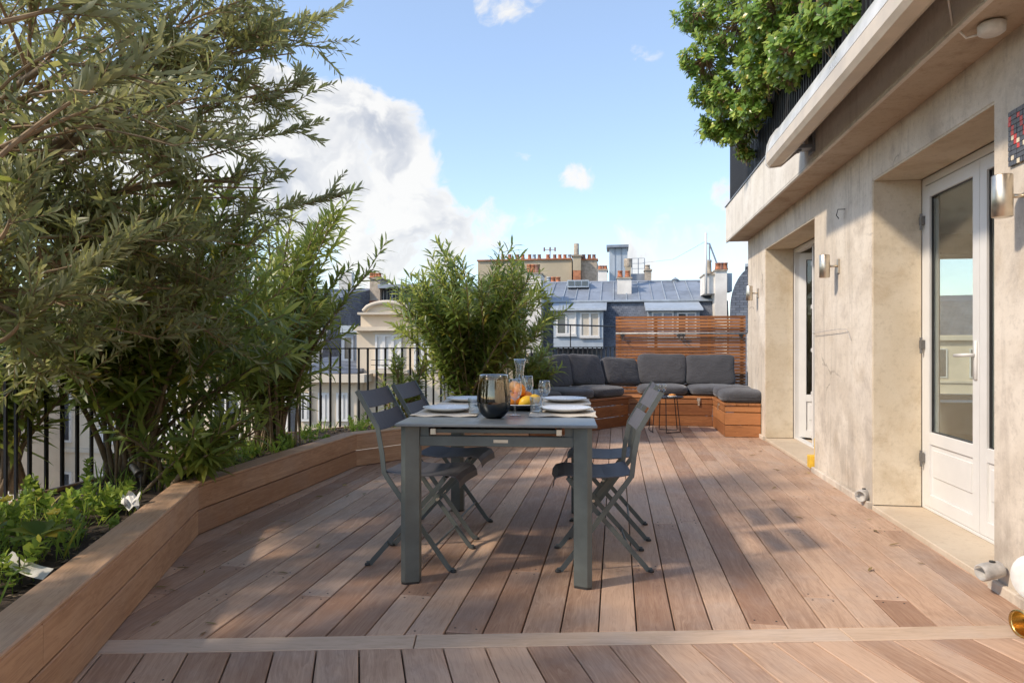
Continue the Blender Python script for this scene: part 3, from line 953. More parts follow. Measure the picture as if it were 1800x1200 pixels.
b = MB(HX); b.tube([(-.14, -4.87, ZS - .03), (-.2, -4.84, ZS - .035), (-.26, -4.85, ZS + .02), (-.30, -4.9, ZS + .12), (-.30, -5.2, ZS + .16)], .005, 6); b.build('cable', 'rope_white', cs, True)

# ------------------------------------------------------------------ awning on the balcony edge
aw = empty('folded_awning', hw(-.3, -4, ZS), -A_UP, 'long folded cream awning cassette along the balcony edge above the doors', 'awning')
Y0, Y1 = -11.0, -2.52
b = MB(HX); b.extrude_y([(-.266, 2.790), (-.35, 2.803), (-.41, 2.790), (-.465, 2.755), (-.505, 2.70), (-.528, 2.64), (-.535, 2.585), (-.522, 2.58), (-.50, 2.67), (-.44, 2.74), (-.36, 2.775), (-.266, 2.765)], Y0, Y1); b.build('hood', 'awning_hood', aw)
b = MB(HX); b.extrude_y([(-.538, 2.576), (-.540, 2.50), (-.520, 2.472), (-.44, 2.480), (-.40, 2.51), (-.405, 2.53), (-.45, 2.535), (-.505, 2.572)], Y0, Y1 + .004); b.build('front_bar', 'awning_bar', aw)
b = MB(HX); b.tube([(-.375, Y0, 2.64), (-.375, Y1 - .03, 2.64)], .062, 18); b.build('rolled_cloth', 'awning_bar', aw, True)
b = MB(HX); b.extrude_y([(-.266, 2.797), (-.35, 2.811), (-.415, 2.798), (-.472, 2.762), (-.513, 2.706), (-.537, 2.645), (-.548, 2.55), (-.548, 2.495), (-.522, 2.464), (-.43, 2.473), (-.33, 2.56), (-.266, 2.60)], Y1 + .005, Y1 + .017); b.build('end_cap', 'awning_hood', aw)
for s_ in (-2.75, -5.2, -7.6):
    b = MB(HX); b.box(-.40, -.263, s_ - .05, s_ + .05, 2.53, 2.56, .003); b.box(-.28, -.263, s_ - .06, s_ + .06, 2.50, 2.66, .003)
    b.tube([(-.36, s_ - .03, 2.525), (-.36, s_ + .03, 2.525)], .012, 8); b.build('bracket', 'zinc', aw)

# ------------------------------------------------------------------ balcony railing above
br = empty('balcony_railing', hw(-.2, 1.2, ZT), -A_UP, 'dark slatted balcony railing on the slab above the awning', 'railing')
bm_ = MB().box(-.010, .010, -.014, .014, ZT + .013, 4.02).mesh('slat'); bm_.materials.append(M['iron'])
k = 0
s_ = 1.18
while s_ > -6.5:
    o = link('slat', bm_, None); o.matrix_basis = HX @ Matrix.Translation((-.215, s_, 0)); o.parent = br; o.matrix_parent_inverse = br.matrix_basis.inverted(); s_ -= .072
for x in [i * .072 - .15 for i in range(22)]:
    o = link('slat', bm_, None); o.matrix_basis = HX @ Matrix.Translation((x, 1.2, 0)) @ Matrix.Rotation(R(90), 4, 'Z'); o.parent = br; o.matrix_parent_inverse = br.matrix_basis.inverted()
b = MB(HX); b.box(-.19, -.185, -6.5, 1.17, ZT + .03, 3.98); b.build('backing_cloth', 'screen_cloth', br)
b = MB(HX); b.box(-.184, 1.5, 1.165, 1.17, ZT + .03, 3.98); b.build('backing_cloth', 'screen_cloth', br)
b = MB(HX); b.box(-.235, -.165, -6.5, 1.215, 4.021, 4.045, .004); b.build('top_rail', 'iron', br)

# ------------------------------------------------------------------ corner bench and slatted screen
bench = empty('corner_bench', hw(-1.0, 1.6), 0, 'built-in oiled wood corner bench with storage boxes at the far end', 'bench')
ZB = .402


def bench_face(A, B, rows_, name='plank'):
    for z0, z1 in rows_:
        plank(name, A, B, 0, .024, z0, z1, 'teak', bench, .003)


R3 = ((.004, .138), (.146, .288), (.298, ZB - .034))
endA = gp(4.30)
sgA = gp(2.31)
bench_face(sgA, endA, R3)                                     # left run
bench_face(hw(-1.60, 1.393).xy, hw(-.42, 1.393).xy, R3)        # middle run
bench_face(hw(-.44, 1.40).xy, hw(-.462, .355).xy, R3) if False else None
plank_s = [(.004, .138), (.146, .288), (.298, ZB - .034)]
bench_face(hw(-.418, 1.385).xy, hw(-.418, .352).xy, plank_s)   # ottoman, left side
bench_face(hw(-.418, .35).xy, hw(-.008, .35).xy, plank_s)      # ottoman, front
bench_face(sgA + GN * .75, sgA, R3)                            # left end
# lids
lid = lambda pts: flat_board('lid_board', [Vector(p[:2]) for p in pts], ZB - .030, ZB, 'teak', bench, Vector(pts[0][:2]), math.atan2((Vector(pts[1][:2]) - Vector(pts[0][:2])).y, (Vector(pts[1][:2]) - Vector(pts[0][:2])).x), .004)
for k in range(5):
    a, c = -.012 + k * .152, -.012 + (k + 1) * .152 - .004
    lid([gp(2.30, a), gp(4.36, a), gp(4.36, c), gp(2.30, c)])
    lid([hw(-1.72, 1.382 + a + .012), hw(-.432, 1.382 + a + .012), hw(-.432, 1.382 + c + .012), hw(-1.72, 1.382 + c + .012)])
for k in range(3):
    a, c = -.430 + k * .141, -.430 + (k + 1) * .141 - .003
    lid([hw(a, .338), hw(a, 2.14), hw(c, 2.14), hw(c, .338)])
b = MB(HX); b.box(-.02, .22, 1.2, 2.14, .005, ZB - .04); b.box(-1.5, -.5, 1.45, 2.1, .005, .33); b.build('carcass', 'under', bench)
for (x, s_, ax) in ((-.60, 1.393, 'y'), (-.418, .80, 'x')):
    b = MB(HX)
    if ax == 'y':
        b.box(x - .022, x + .022, s_ - .012, s_ - .001, .335, .385, .003); b.box(x - .012, x + .012, s_ - .02, s_ - .012, .275, .355, .003)
    else:
        b.box(x - .012, x - .001, s_ - .022, s_ + .022, .335, .385, .003); b.box(x - .02, x - .012, s_ - .012, s_ + .012, .275, .355, .003)
    b.build('clasp', 'silver', bench)

scr = empty('slatted_screen', hw(-.7, 2.3), -A_UP, 'tall orange wood privacy screen of horizontal slats behind the bench', 'screen')
z = .16
while z < 1.49:
    o = MB().box(-.935, .935, -.010, .010, z, z + .0365, .002).build('slat', 'teak')
    o.matrix_basis = HX @ Matrix.Translation((-.765, 2.30, 0)); o.parent = scr; o.matrix_parent_inverse = scr.matrix_basis.inverted()
    z += .0455
for x in (-1.66, -1.13, -.36, .10):
    b = MB(HX); b.box(x, x + .045, 2.312, 2.357, -.03, 1.49, .003); b.build('post', 'teak', scr)
gr2 = empty('guard_rail', hw(-.7, 2.24), -A_UP, 'thin grey metal guard rail with clamps in front of the slatted screen', 'rail')
b = MB(HX); b.tube([(-1.70, 2.24, 1.262), (.20, 2.24, 1.262)], .013, 8); b.tube([(.19, 2.24, .0), (.19, 2.24, 1.262)], .014, 8); b.build('tube', 'grey_pipe', gr2, True)
for x in (-1.60, -.78, -.72, .10):
    b = MB(HX); b.box(x - .03, x + .03, 2.228, 2.262, 1.215, 1.245, .004); b.tube([(x, 2.24, 1.25), (x, 2.24, 1.18)], .009, 6); b.tube([(x, 2.24, 1.185), (x + .03, 2.21, 1.165)], .006, 6); b.build('clamp', 'dark_metal', gr2)


def cushion(name, X, sx, sy, sz, label, group, bulge=.25, seed=0, p=5.0):
    """soft padded block; X places its middle"""
    n = 14
    rnd = np.random.default_rng(seed)
    ph = rnd.uniform(0, 6, 8)
    b = MB(X)
    def pt(u, v, w):
        L = (abs(u) ** p + abs(v) ** p + abs(w) ** p) ** (1 / p)
        u, v, w = u / L, v / L, w / L
        q = (1 - u * u) * (1 - v * v)
        wr = .03 * math.sin(5 * u + ph[0] + 2 * v) * math.sin(4 * v + ph[1]) + .018 * math.sin(11 * u - 7 * v + ph[2])
        edge = 1 - .04 * (math.sin(3.1 * v + ph[3]) + math.sin(3.7 * u + ph[4])) * .5
        return (u * sx * edge, v * sy * edge, w * sz * (1 - bulge * .4) + (1 if w > 0 else -1) * abs(w) * sz * (bulge * (q ** .6) + wr))
    lin = [-1 + 2 * i / n for i in range(n + 1)]
    for ax in range(3):
        for sg in (-1, 1):
            g = []
            for a in lin:
                row = []
                for c in lin:
                    t3 = [0, 0, 0]; t3[ax] = sg; t3[(ax + 1) % 3] = a; t3[(ax + 2) % 3] = c
                    row.append(pt(*t3))
                g.append(row)
            b.sheet(g)
    import bmesh
    me = b.mesh(name)
    bm = bmesh.new(); bm.from_mesh(me); bmesh.ops.remove_doubles(bm, verts=bm.verts, dist=.0008); bmesh.ops.recalc_face_normals(bm, faces=bm.faces); bm.to_mesh(me); bm.free()
    Xi = X.inverted(); me.transform(Xi)
    root = empty(name, X.translation, 0, label, 'cushion', group)
    root.matrix_basis = X
    o = link('cover', me, None, 'cushion', True); o.parent = root
    # seam piping round the middle
    s_ = MB()
    ring = []
    for i in range(64):
        a = 2 * math.pi * i / 64; cu, cv = math.cos(a), math.sin(a)
        L = (abs(cu) ** p + abs(cv) ** p) ** (1 / p)
        u_, v_ = cu / L, cv / L
        e_ = 1 - .04 * (math.sin(3.1 * v_ + ph[3]) + math.sin(3.7 * u_ + ph[4])) * .5
        ring.append((u_ * sx * e_ * 1.004, v_ * sy * e_ * 1.004, 0))
    s_.tube(ring + [ring[0]], .0045, 5, False)
    q = s_.build('piping', 'cushion', None, True); q.parent = root
    return root


AG = math.atan2(G.y, G.x)
SEATZ = ZB + .068
names = ('nearest the oleander', 'in the middle of the left bench', 'at the inner corner of the bench')
for i, (k0, k1) in enumerate(((2.315, 2.965), (2.97, 3.615), (3.62, 4.30))):
    c = gp((k0 + k1) / 2, .325)
    cushion('seat_cushion', Matrix.Translation((c.x, c.y, SEATZ)) @ Matrix.Rotation(AG, 4, 'Z'), (k1 - k0) / 2 - .003, .335, .068,
            'charcoal seat cushion ' + names[i], 'charcoal seat cushions on the corner bench', .3, 20 + i)
for i, (x0, x1) in enumerate(((-1.40, -.712), (-.705, -.06))):
    c = hw((x0 + x1) / 2, 1.393 + .33, SEATZ)
    cushion('seat_cushion', Matrix.Translation(c) @ Matrix.Rotation(-A_UP, 4, 'Z'), (x1 - x0) / 2 - .003, .335, .068,
            ('charcoal seat cushion behind the round side table', 'charcoal seat cushion before the right back cushion')[i], 'charcoal seat cushions on the corner bench', .3, 30 + i)
for i, (s0_, s1_) in enumerate(((.335, .92), (.93, 1.40))):
    c = hw(-.185, (s0_ + s1_) / 2, SEATZ + (.004 if i == 0 else .012))
    cushion('seat_cushion', Matrix.Translation(c) @ Matrix.Rotation(-A_UP, 4, 'Z'), .262 if i == 0 else .25, (s1_ - s0_) / 2 - .004, .074,
            ('charcoal cushion on the projecting end box nearest the camera', 'charcoal cushion behind the one on the end box, by the wall')[i], 'charcoal seat cushions on the corner bench', .45, 40 + i)


def back(c, az, tilt, roll, sx, sz, label, seed):
    X = Matrix.Translation(c) @ Matrix.Rotation(az, 4, 'Z') @ Matrix.Rotation(R(90) - tilt, 4, 'X') @ Matrix.Rotation(roll, 4, 'Z')
    cushion('back_cushion', X, sx, sz, .075, label, 'charcoal back cushions on the corner bench', .35, seed, 9.0)


b1 = gp(3.50, .60); b2 = gp(4.04, .54); b3 = gp(4.66, .38)
back(V(b1.x, b1.y, .735), AG, R(17), R(5), .30, .215, 'charcoal back cushion at the left end by the oleander', 51)
back(V(b2.x, b2.y, .74), AG - R(6), R(20), R(-4), .31, .22, 'charcoal back cushion in front of the railing, second from the left', 52)
back(V(b3.x, b3.y, .705), AG - R(14), R(24), R(-3), .31, .205, 'low slumped charcoal back cushion in the bench corner', 53)
back(hw(-1.045, 2.02, .74), -A_UP, R(16), R(0), .335, .22, 'wide charcoal back cushion left of centre before the slatted screen', 54)
back(hw(-.365, 2.02, .73), -A_UP, R(15), R(0), .335, .215, 'charcoal back cushion before the right half of the slatted screen', 55)

# ------------------------------------------------------------------ dining table
TZ = .74
TA = R(-4.5)
table = empty('dining_table', (-.018, 3.82, 0), TA, 'grey-green metal dining table laid for four in the middle of the deck', 'table')
TX = table.matrix_basis.copy()
hw_, hl = .458, .755
b = MB(TX); b.box(-hw_, hw_, -hl, hl, TZ - .014, TZ, .003); b.build('table_top', 'tabletop', table)
for sx in (-1, 1):
    for sy in (-1, 1):
        # leg section: slim outer edge, wide face turned to the middle
        sec = [(0, 0), (.022, -.010), (.082, .014), (.082, .062), (.060, .078), (.0, .078)]
        poly = [Vector((sx * (-hw_ + .022 + x) * -1, sy * (hl - .022 - y - .01))) for x, y in sec]
        if area(poly) < 0: poly = poly[::-1]
        b = MB(TX); b.prism(poly, .008, TZ - .015, .003); lg = b.build('leg', 'table', table)
        b = MB(TX); c = sum(poly, Vector((0, 0))) / len(poly); b.prism([c + (q - c) * .96 for q in poly], 0, .0079); b.build('glide', 'dark_metal', lg)
for sy in (-1, 1):
    y = sy * (hl - .07)
    b = MB(TX); b.box(-hw_ + .105, hw_ - .105, y - .016, y + .016, .632, .680, .003); b.build('end_rail', 'table', table)
for sx in (-1, 1):
    x = sx * (hw_ - .125)
    b = MB(TX); b.box(x - .02, x + .02, -hl + .06, hl - .06, .672, .7245, .002); b.build('side_rail', 'table', table)
    b = MB(TX); b.box(x - sx * .045 - .012, x - sx * .045 + .012, -hl + .035, hl - .035, .686, .716, .002); b.build('slide_rail', 'silver', table)
b = MB(TX); b.box(-hw_ + .19, hw_ - .19, -hl + .10, hl - .10, .692, .708, .002); b.build('folded_leaf', 'dark_metal', table)
b = MB(TX); b.box(-.29, .29, -hl + .05, -hl + .075, .694, .712, .002); b.build('leaf_edge', 'table', table)
b = MB(TX); b.box(-.012, .055, -hl + .0525, -hl + .0535, .650, .664); b.build('maker_plate', 'silver', table)

# ------------------------------------------------------------------ folding chairs
chair = empty('folding_chair', (0, 0, 0), 0)
HWD = .193
for sy in (-1, 1):
    y = sy * HWD
    b = MB(); b.bar([(-.314, y, .868), (-.205, y, .685), (-.182, y, .56), (-.172, y, .468), (-.150, y, .436), (.150, y, .030), (.166, y, .012), (.186, y, .008)], .007, .024, (0, 1, 0)); b.build('back_upright', 'chair_frame', chair)
    y2 = sy * (HWD - .022)
    b = MB(); b.bar([(.135, y2, .452), (.10, y2, .405), (-.235, y2, .030), (-.250, y2, .012), (-.270, y2, .008)], .007, .024, (0, 1, 0)); b.build('cross_leg', 'chair_frame', chair)
    b = MB(); b.tube([(-.012, y - .006, .262), (-.012, y2 + .006 if sy < 0 else y2 - .006, .262)], .008, 8); b.build('pivot', 'silver', chair)
    for x in (.182, -.266):
        yy = y if x > 0 else y2
        b = MB(); b.lathe([(0, .0), (.015, 0), (.016, .006), (.012, .011), (0, .012)], (x, yy, 0), 10); b.build('foot_pad', 'dark_metal', chair)
for (x, z, r) in ((.086, .117, .006), (-.158, .117, .006), (.128, .445, .008), (-.176, .462, .008)):
    b = MB(); b.tube([(x, -HWD, z), (x, HWD, z)], r, 8); b.build('cross_rod', 'chair_frame', chair)
prof = [(-.176, .474), (-.12, .463), (-.05, .456), (.03, .456), (.10, .463), (.150, .466), (.178, .455), (.194, .432), (.198, .405)]
g1 = []
for k in range(9):
    v = -1 + k / 4
    fl = .012 * v * v
    g1.append([(x + (fl if i > 5 else 0), v * (HWD - .012), z - .010 * (1 - v * v) * (1 if 1 < i < 6 else 0)) for i, (x, z) in enumerate(prof)])
g2 = [[(x, y, z - .005) for x, y, z in row] for row in g1]
b = MB(); b.sheet(g1); b.sheet(g2)
rim = lambda a, c: b.sheet([a, c])
rim(g1[0], g2[0]); rim(g1[-1], g2[-1]); rim([r[0] for r in g1], [r[0] for r in g2]); rim([r[-1] for r in g1], [r[-1] for r in g2])
b.build('seat', 'chair_cloth', chair, False)
for (a0, a1) in ((.0, .45), (.60, 1.05)):
    pa, pb = V(-.314, 0, .868), V(-.205, 0, .685)
    n_ = V(-.86, 0, .51) * -1
    g1 = []
    for k in range(9):
        v = -1 + k / 4
        bow = .022 * (1 - v * v)
        g1.append([pa.lerp(pb, a0 + (a1 - a0) * j / 3) + V(-.86, 0, -.51) * bow + V(0, v * (HWD + .002), 0) for j in range(4)])
    g2 = [[p + V(.86, 0, .51) * .005 for p in row] for row in g1]
    b = MB(); b.sheet(g1); b.sheet(g2); b.sheet([g1[0], g2[0]]); b.sheet([g1[-1], g2[-1]]); b.sheet([[r[0] for r in g1], [r[0] for r in g2]]); b.sheet([[r[-1] for r in g1], [r[-1] for r in g2]])
    b.build('back_panel', 'chair_cloth', chair)
CH = (((-.425, 3.52), R(-11), 'grey folding chair on the left side of the table, nearer the camera'),
      ((-.345, 4.07), R(-10), 'grey folding chair on the left side of the table, farther from the camera'),
      ((.415, 3.485), R(177), 'grey folding chair on the right side of the table, nearer the camera'),
      ((.525, 4.03), R(172), 'grey folding chair on the right side of the table, farther from the camera'))
for i, ((x, y), rz, lab) in enumerate(CH):
    o = chair if i == 0 else copy_tree(chair)
    o.matrix_basis = Matrix.Translation((x, y, .0015)) @ Matrix.Rotation(rz, 4, 'Z')
    tag(o, lab, 'chair', 'folding chairs round the dining table')

# ------------------------------------------------------------------ what stands on the table
def on_table(px, Y):
    return V((px - 900) / F * Y, Y, TZ + .0008)


SPOTS = ((-.325, 3.62, 'on the near left place'), (.270, 3.60, 'on the near right place'), (-.262, 4.24, 'on the far left place'), (.315, 4.23, 'on the far right place'))
for i, (x, y, where) in enumerate(SPOTS):
    rnd = random.Random(60 + i)
    g = []
    nx, ny = 12, 16
    for a in range(nx + 1):
        row = []
        for c in range(ny + 1):
            u, v = a / nx - .5, c / ny - .5
            edge = max(abs(u), abs(v)) * 2
            row.append((u * .335 + .004 * math.sin(9 * v + i), v * .47 + .004 * math.sin(8 * u + i), .0022 + .003 * edge ** 3 * (1 + math.sin(13 * u + 9 * v + i * 2))))
        g.append(row)
    g2 = [[(p[0], p[1], p[2] - .0018) for p in row] for row in g]
    b = MB(); b.sheet(g); b.sheet(g2); b.sheet([g[0], g2[0]]); b.sheet([g[-1], g2[-1]]); b.sheet([[r[0] for r in g], [r[0] for r in g2]]); b.sheet([[r[-1] for r in g], [r[-1] for r in g2]])
    X = Matrix.Translation((x, y, TZ + .0004)) @ Matrix.Rotation(TA + rnd.uniform(-.04, .04), 4, 'Z')
    me_o = b.build('placemat', 'linen', None, True); me_o.matrix_basis = X
    tag(me_o, 'beige linen placemat ' + where + ' of the dining table', 'placemat', 'linen placemats on the dining table')
    pl = empty('dinner_plate', (x + (.012 if x > 0 else -.012), y + .02, TZ + .0075), 0, 'white stoneware dinner plate ' + where + ' of the table', 'plate', 'dinner plates on the table')
    b = MB(pl.matrix_basis.copy()); b.lathe([(0, .004), (.085, .004), (.105, .010), (.134, .020), (.137, .0195), (.134, .016), (.10, .004), (.07, -.0005), (0, -.0005)], (0, 0, 0), 40); b.build('plate_dish', 'china', pl, True)
    b = MB(pl.matrix_basis.copy()); b.lathe([(.1345, .0195), (.1375, .0215), (.1385, .019), (.1345, .0185)], (0, 0, 0), 40); b.build('rim', 'china', pl, True)


def goblet(c, h, r, label, group, cat='glass', fill=0.0):
    o = empty('wine_glass', c, 0, label, cat, group)
    c = Vector(c); s = h / .19
    b = MB(); b.lathe([(0, .0005), (.033 * s, .0005), (.034 * s, .002), (.01, .005), (.0045, .012), (.0038, .05 * s), (.005, .078 * s), (0, .08 * s)], c, 20); b.build('stem_and_foot', 'glass', o, True)
    z0 = .078 * s
    pts = [(.003, z0), (r * .55, z0 + .012 * s), (r * .9, z0 + .032 * s), (r, z0 + .055 * s), (r * .95, z0 + .085 * s), (r * .82, h)]
    inn_ = [(q[0] - .0012, q[1] + .0008) for q in pts][::-1]
    b = MB(); b.lathe(pts + inn_[:-1] + [(.0005, z0 + .003)], c, 24); b.build('bowl', 'glass', o, True)
    return o


def tumbler(c, h, r, label, group):
    o = empty('tumbler', c, 0, label, 'glass', group)
    b = MB(); b.lathe([(0, .0005), (r * .86, .0005), (r, h), (r - .002, h), (r * .84, .010), (0, .010)], Vector(c), 22); b.build('glass_wall', 'glass', o, True)
    b = MB(); b.lathe([(0, .0102), (r * .835, .0102), (r * .80, .014), (0, .0145)], Vector(c), 22); b.build('thick_base', 'glass', o, True)


goblet(on_table(905, 3.44), .185, .036, 'wine glass standing right behind the smoked glass vase', 'wine glasses on the table')
goblet(on_table(927, 3.98), .175, .036, 'wine glass beside the carafe at the far end of the table', 'wine glasses on the table')
goblet(on_table(957, 3.84), .155, .034, 'wine glass between the two right-hand plates', 'wine glasses on the table')
goblet(on_table(874, 3.98), .175, .034, 'wine glass hidden behind the vase with only its rim showing', 'wine glasses on the table')
tumbler(on_table(834, 3.50), .085, .034, 'water tumbler left of the smoked vase by the near plate', 'water tumblers on the table')
tumbler(on_table(943, 3.56), .085, .036, 'water tumbler by the near right plate', 'water tumblers on the table')
tumbler(on_table(944, 3.92), .10, .034, 'water tumbler in front of the far right plate', 'water tumblers on the table')

c = on_table(868, 3.335)
va = empty('hurricane_vase', c, 0, 'big smoked glass vase with dark base at the near end of the table', 'vase')
prof = [(.036, .0), (.052, .010), (.070, .032), (.0805, .062), (.083, .085), (.081, .115), (.076, .155), (.071, .185), (.0685, .208)]
b = MB(); b.lathe([(0, .0005)] + prof + [(r - .0025, z) for r, z in prof[::-1][:-1]] + [(0, .014)], (0, 0, 0), 40)
o = b.build('vase_body', 'vase', None, True); o.parent = va
b = MB(); b.lathe([(.0660, .2075), (.0690, .2105), (.0690, .2065)], (0, 0, 0), 40); o = b.build('rim', 'glass', None, True); o.parent = va

c = on_table(914, 4.10)
cf = empty('carafe', c, 0, 'tall clear glass carafe with flared neck at the far end of the table', 'carafe')
prof = [(.042, .0), (.047, .012), (.049, .06), (.040, .12), (.026, .16), (.0225, .185), (.027, .225), (.037, .268)]
b = MB(); b.lathe([(0, .0005)] + prof + [(r - .002, z + .001) for r, z in prof[::-1][:-1]] + [(0, .01)], c, 28); b.build('carafe_body', 'glass', cf, True)
b = MB(); b.lathe([(.035, .268), (.0375, .2705), (.0375, .267)], c, 28); b.build('rim', 'glass', cf, True)

c = on_table(915, 3.76)
fb_ = empty('fruit_bowl', c, 0, 'shallow dark stoneware bowl holding fruit in the middle of the table', 'bowl')
b = MB(); b.lathe([(0, .0005), (.055, .0005), (.085, .012), (.118, .032), (.120, .034), (.116, .034), (.082, .017), (.05, .008), (0, .008)], c, 36); b.build('bowl_dish', 'bowl', fb_, True)
b = MB(); b.lathe([(.116, .034), (.1205, .0365), (.1215, .033)], c, 36); b.build('rim', 'china', fb_, True)


def fruit(dx, dy, z, r, mat, label, name, long=1.0):
    o = empty(name, (c.x + dx, c.y + dy, c.z + z), 0, label, 'fruit', 'fruit in the bowl')
    b = MB()
    pr = []
    for k in range(13):
        a = -math.pi / 2 + math.pi * k / 12
        rr = r * math.cos(a); zz_ = r * long * math.sin(a)
        if long > 1.1 and abs(math.sin(a)) > .9: zz_ *= 1.12
        pr.append((rr, zz_))
    b.lathe(pr, (0, 0, 0), 18, axis=(.8, .3, .35) if long > 1.1 else (.1, .2, 1))
    q = b.build('flesh', mat, None, True); q.parent = o
    b = MB(); b.lathe([(0, 0), (.004, .001), (.003, .004), (0, .005)], (0, 0, r * .985) if long <= 1.1 else (r * long * .86, r * .33, r * .42), 8); q = b.build('stalk', 'bark', None); q.parent = o


fruit(.03, -.045, .045, .034, 'lemon', 'yellow lemon at the front of the fruit bowl', 'lemon', 1.25)
fruit(.072, .005, .052, .032, 'lemon', 'yellow lemon at the right side of the fruit bowl', 'lemon', 1.2)
fruit(-.04, -.03, .052, .040, 'orange', 'orange at the left side of the fruit bowl', 'orange')
fruit(.035, .04, .058, .041, 'orange', 'orange at the back of the fruit bowl', 'orange')
fruit(-.045, .045, .055, .040, 'peach', 'blushed peach at the back left of the fruit bowl', 'peach')
fruit(-.008, .002, .108, .037, 'orange', 'orange on top of the fruit pile', 'orange')
fruit(-.035, .012, .128, .030, 'peach', 'small peach topping the fruit pile', 'peach')

# ------------------------------------------------------------------ round side table by the bench
sc_ = V(1.92, 8.62, 0)
st = empty('side_table', sc_, 0, 'small round black side table with wire legs before the bench', 'table')
b = MB(); b.lathe([(0, .432), (.225, .432), (.24, .436), (.242, .445), (.236, .445), (.232, .440), (0, .440)], sc_, 40); b.build('tray_top', 'iron', st, True)
for a in (25, 145, 265):
    d1 = V(math.cos(R(a)), math.sin(R(a)), 0); d2 = V(math.cos(R(a + 70)), math.sin(R(a + 70)), 0)
    b = MB(); b.tube([sc_ + d1 * .16 + V(0, 0, .434), sc_ + d1 * .205 + V(0, 0, .02), sc_ + d1 * .20 + V(0, 0, .006), sc_ + d2 * .20 + V(0, 0, .006), sc_ + d2 * .205 + V(0, 0, .02), sc_ + d2 * .16 + V(0, 0, .434)], .0055, 6); b.build('wire_leg', 'iron', st)
goblet(sc_ + V(-.085, -.06, .4405), .165, .033, 'left wine glass of the pair on the round side table', 'wine glasses on the side table')
goblet(sc_ + V(-.015, -.06, .4405), .165, .033, 'right wine glass of the pair on the round side table', 'wine glasses on the side table')
sn = empty('snack_dish', sc_ + V(.085, -.07, .4405), 0, 'small white dish of golden cakes on the round side table', 'dish')
b = MB(); b.lathe([(0, .0), (.05, .0), (.06, .016), (.057, .016), (.048, .006), (0, .006)], sc_ + V(.085, -.07, .4405), 24); b.build('dish', 'china', sn, True)
for k in range(4):
    a = k * 1.6; p = sc_ + V(.085 + .024 * math.cos(a), -.07 + .024 * math.sin(a), .4405 + .014 + .005 * (k % 2))
    b = MB(); b.lathe([(0, 0), (.017, .001), (.021, .010), (.016, .020), (0, .022)], p, 12); b.build('cake', 'peach', sn, True)

# ------------------------------------------------------------------ foliage
def unit(a):
    return a / np.maximum(np.linalg.norm(a, axis=-1, keepdims=True), 1e-9)


def leaf_shape(w, fold=.12, droop=.12, wide=.45, tri=False):
    """leaf of length 1 along x, width w across y, normal z"""
    if tri:      # broad leaf with a folded middle
        st = ((.0, 0), (.30, .78), (.68, 1.0), (1.0, 0))
    else:
        st = ((.0, 0), (wide * .6, .82), (wide * 1.5, .86), (1.0, 0))
    v = []; f = []
    v.append((0, 0, 0))
    for x, k in st[1:3]:
        z = -droop * x * x
        v += [(x, -w / 2 * k, z + fold * w * k), (x, 0, z), (x, w / 2 * k, z + fold * w * k)]
    v.append((1, 0, -droop))
    f = [(0, 1, 2), (0, 2, 3), (1, 4, 5, 2), (2, 5, 6, 3), (4, 7, 5), (5, 7, 6)]
    return np.array(v, float), f


def leaves_mesh(name, shape, P, A, N, S, mat):
    """one mesh from many leaves: positions, axes, normals, lengths"""
    v0, f0 = shape
    A = unit(A); B = unit(np.cross(N, A)); N = np.cross(A, B)
    n = len(P); k = len(v0)
    co = P[:, None, :] + S[:, None, None] * (v0[None, :, 0, None] * A[:, None, :] + v0[None, :, 1, None] * B[:, None, :] + v0[None, :, 2, None] * N[:, None, :])
    me = bpy.data.meshes.new(name)
    loops = np.concatenate([np.array(f) for f in f0]); lens = np.array([len(f) for f in f0])
    allv = (loops[None, :] + (np.arange(n) * k)[:, None]).ravel()
    tot = np.tile(lens, n); start = np.concatenate(([0], np.cumsum(tot)[:-1]))
    me.vertices.add(n * k); me.vertices.foreach_set('co', co.ravel())
    me.loops.add(len(allv)); me.loops.foreach_set('vertex_index', allv.astype(np.int32))
    me.polygons.add(len(tot)); me.polygons.foreach_set('loop_start', start.astype(np.int32)); me.polygons.foreach_set('loop_total', tot.astype(np.int32))
    me.update(calc_edges=True); me.validate()
    me.materials.append(M[mat])
    me.shade_smooth()
    return me


def dress(root, shape, P, A, N, S, mat, single=300):
    """the leaves of one plant: those that show largest as leaves of their own, the rest as one crown"""
    P, A, N, S = (np.asarray(x, float) for x in (P, A, N, S))
    px = 900 + F * P[:, 0] / P[:, 1]; py = 605 - F * (P[:, 2] - CAM_H) / P[:, 1]
    size = S / P[:, 1]
    inside = (px > 5) & (px < 1795) & (py > 5) & (py < 1195)
    facing = np.abs(np.sum(unit(N) * unit(P - np.array([0, 0, CAM_H])), axis=1))
    order = np.argsort(-(size * (.3 + facing) * inside))
    pick = order[:single]; rest = np.ones(len(P), bool); rest[pick] = False
    me = leaves_mesh('crown', shape, P[rest], A[rest], N[rest], S[rest], mat)
    tag(link('crown', me, root), kind='stuff')
    one = leaves_mesh('leaf', shape, np.zeros((1, 3)), np.array([[1., 0, 0]]), np.array([[0, 0, 1.]]), np.ones(1), mat)
    inv = root.matrix_basis.inverted()
    for i in pick:
        a = Vector(A[i]).normalized(); nn = Vector(N[i]); bb = nn.cross(a).normalized(); nn = a.cross(bb)
        X = Matrix((( *[a.x, bb.x, nn.x], 0), (a.y, bb.y, nn.y, 0), (a.z, bb.z, nn.z, 0), (0, 0, 0, 1)))
        o = bpy.data.objects.new('leaf', one); COL.objects.link(o)
        o.matrix_basis = Matrix.Translation(Vector(P[i])) @ X @ Matrix.Scale(S[i], 4)
        o.parent = root; o.matrix_parent_inverse = inv


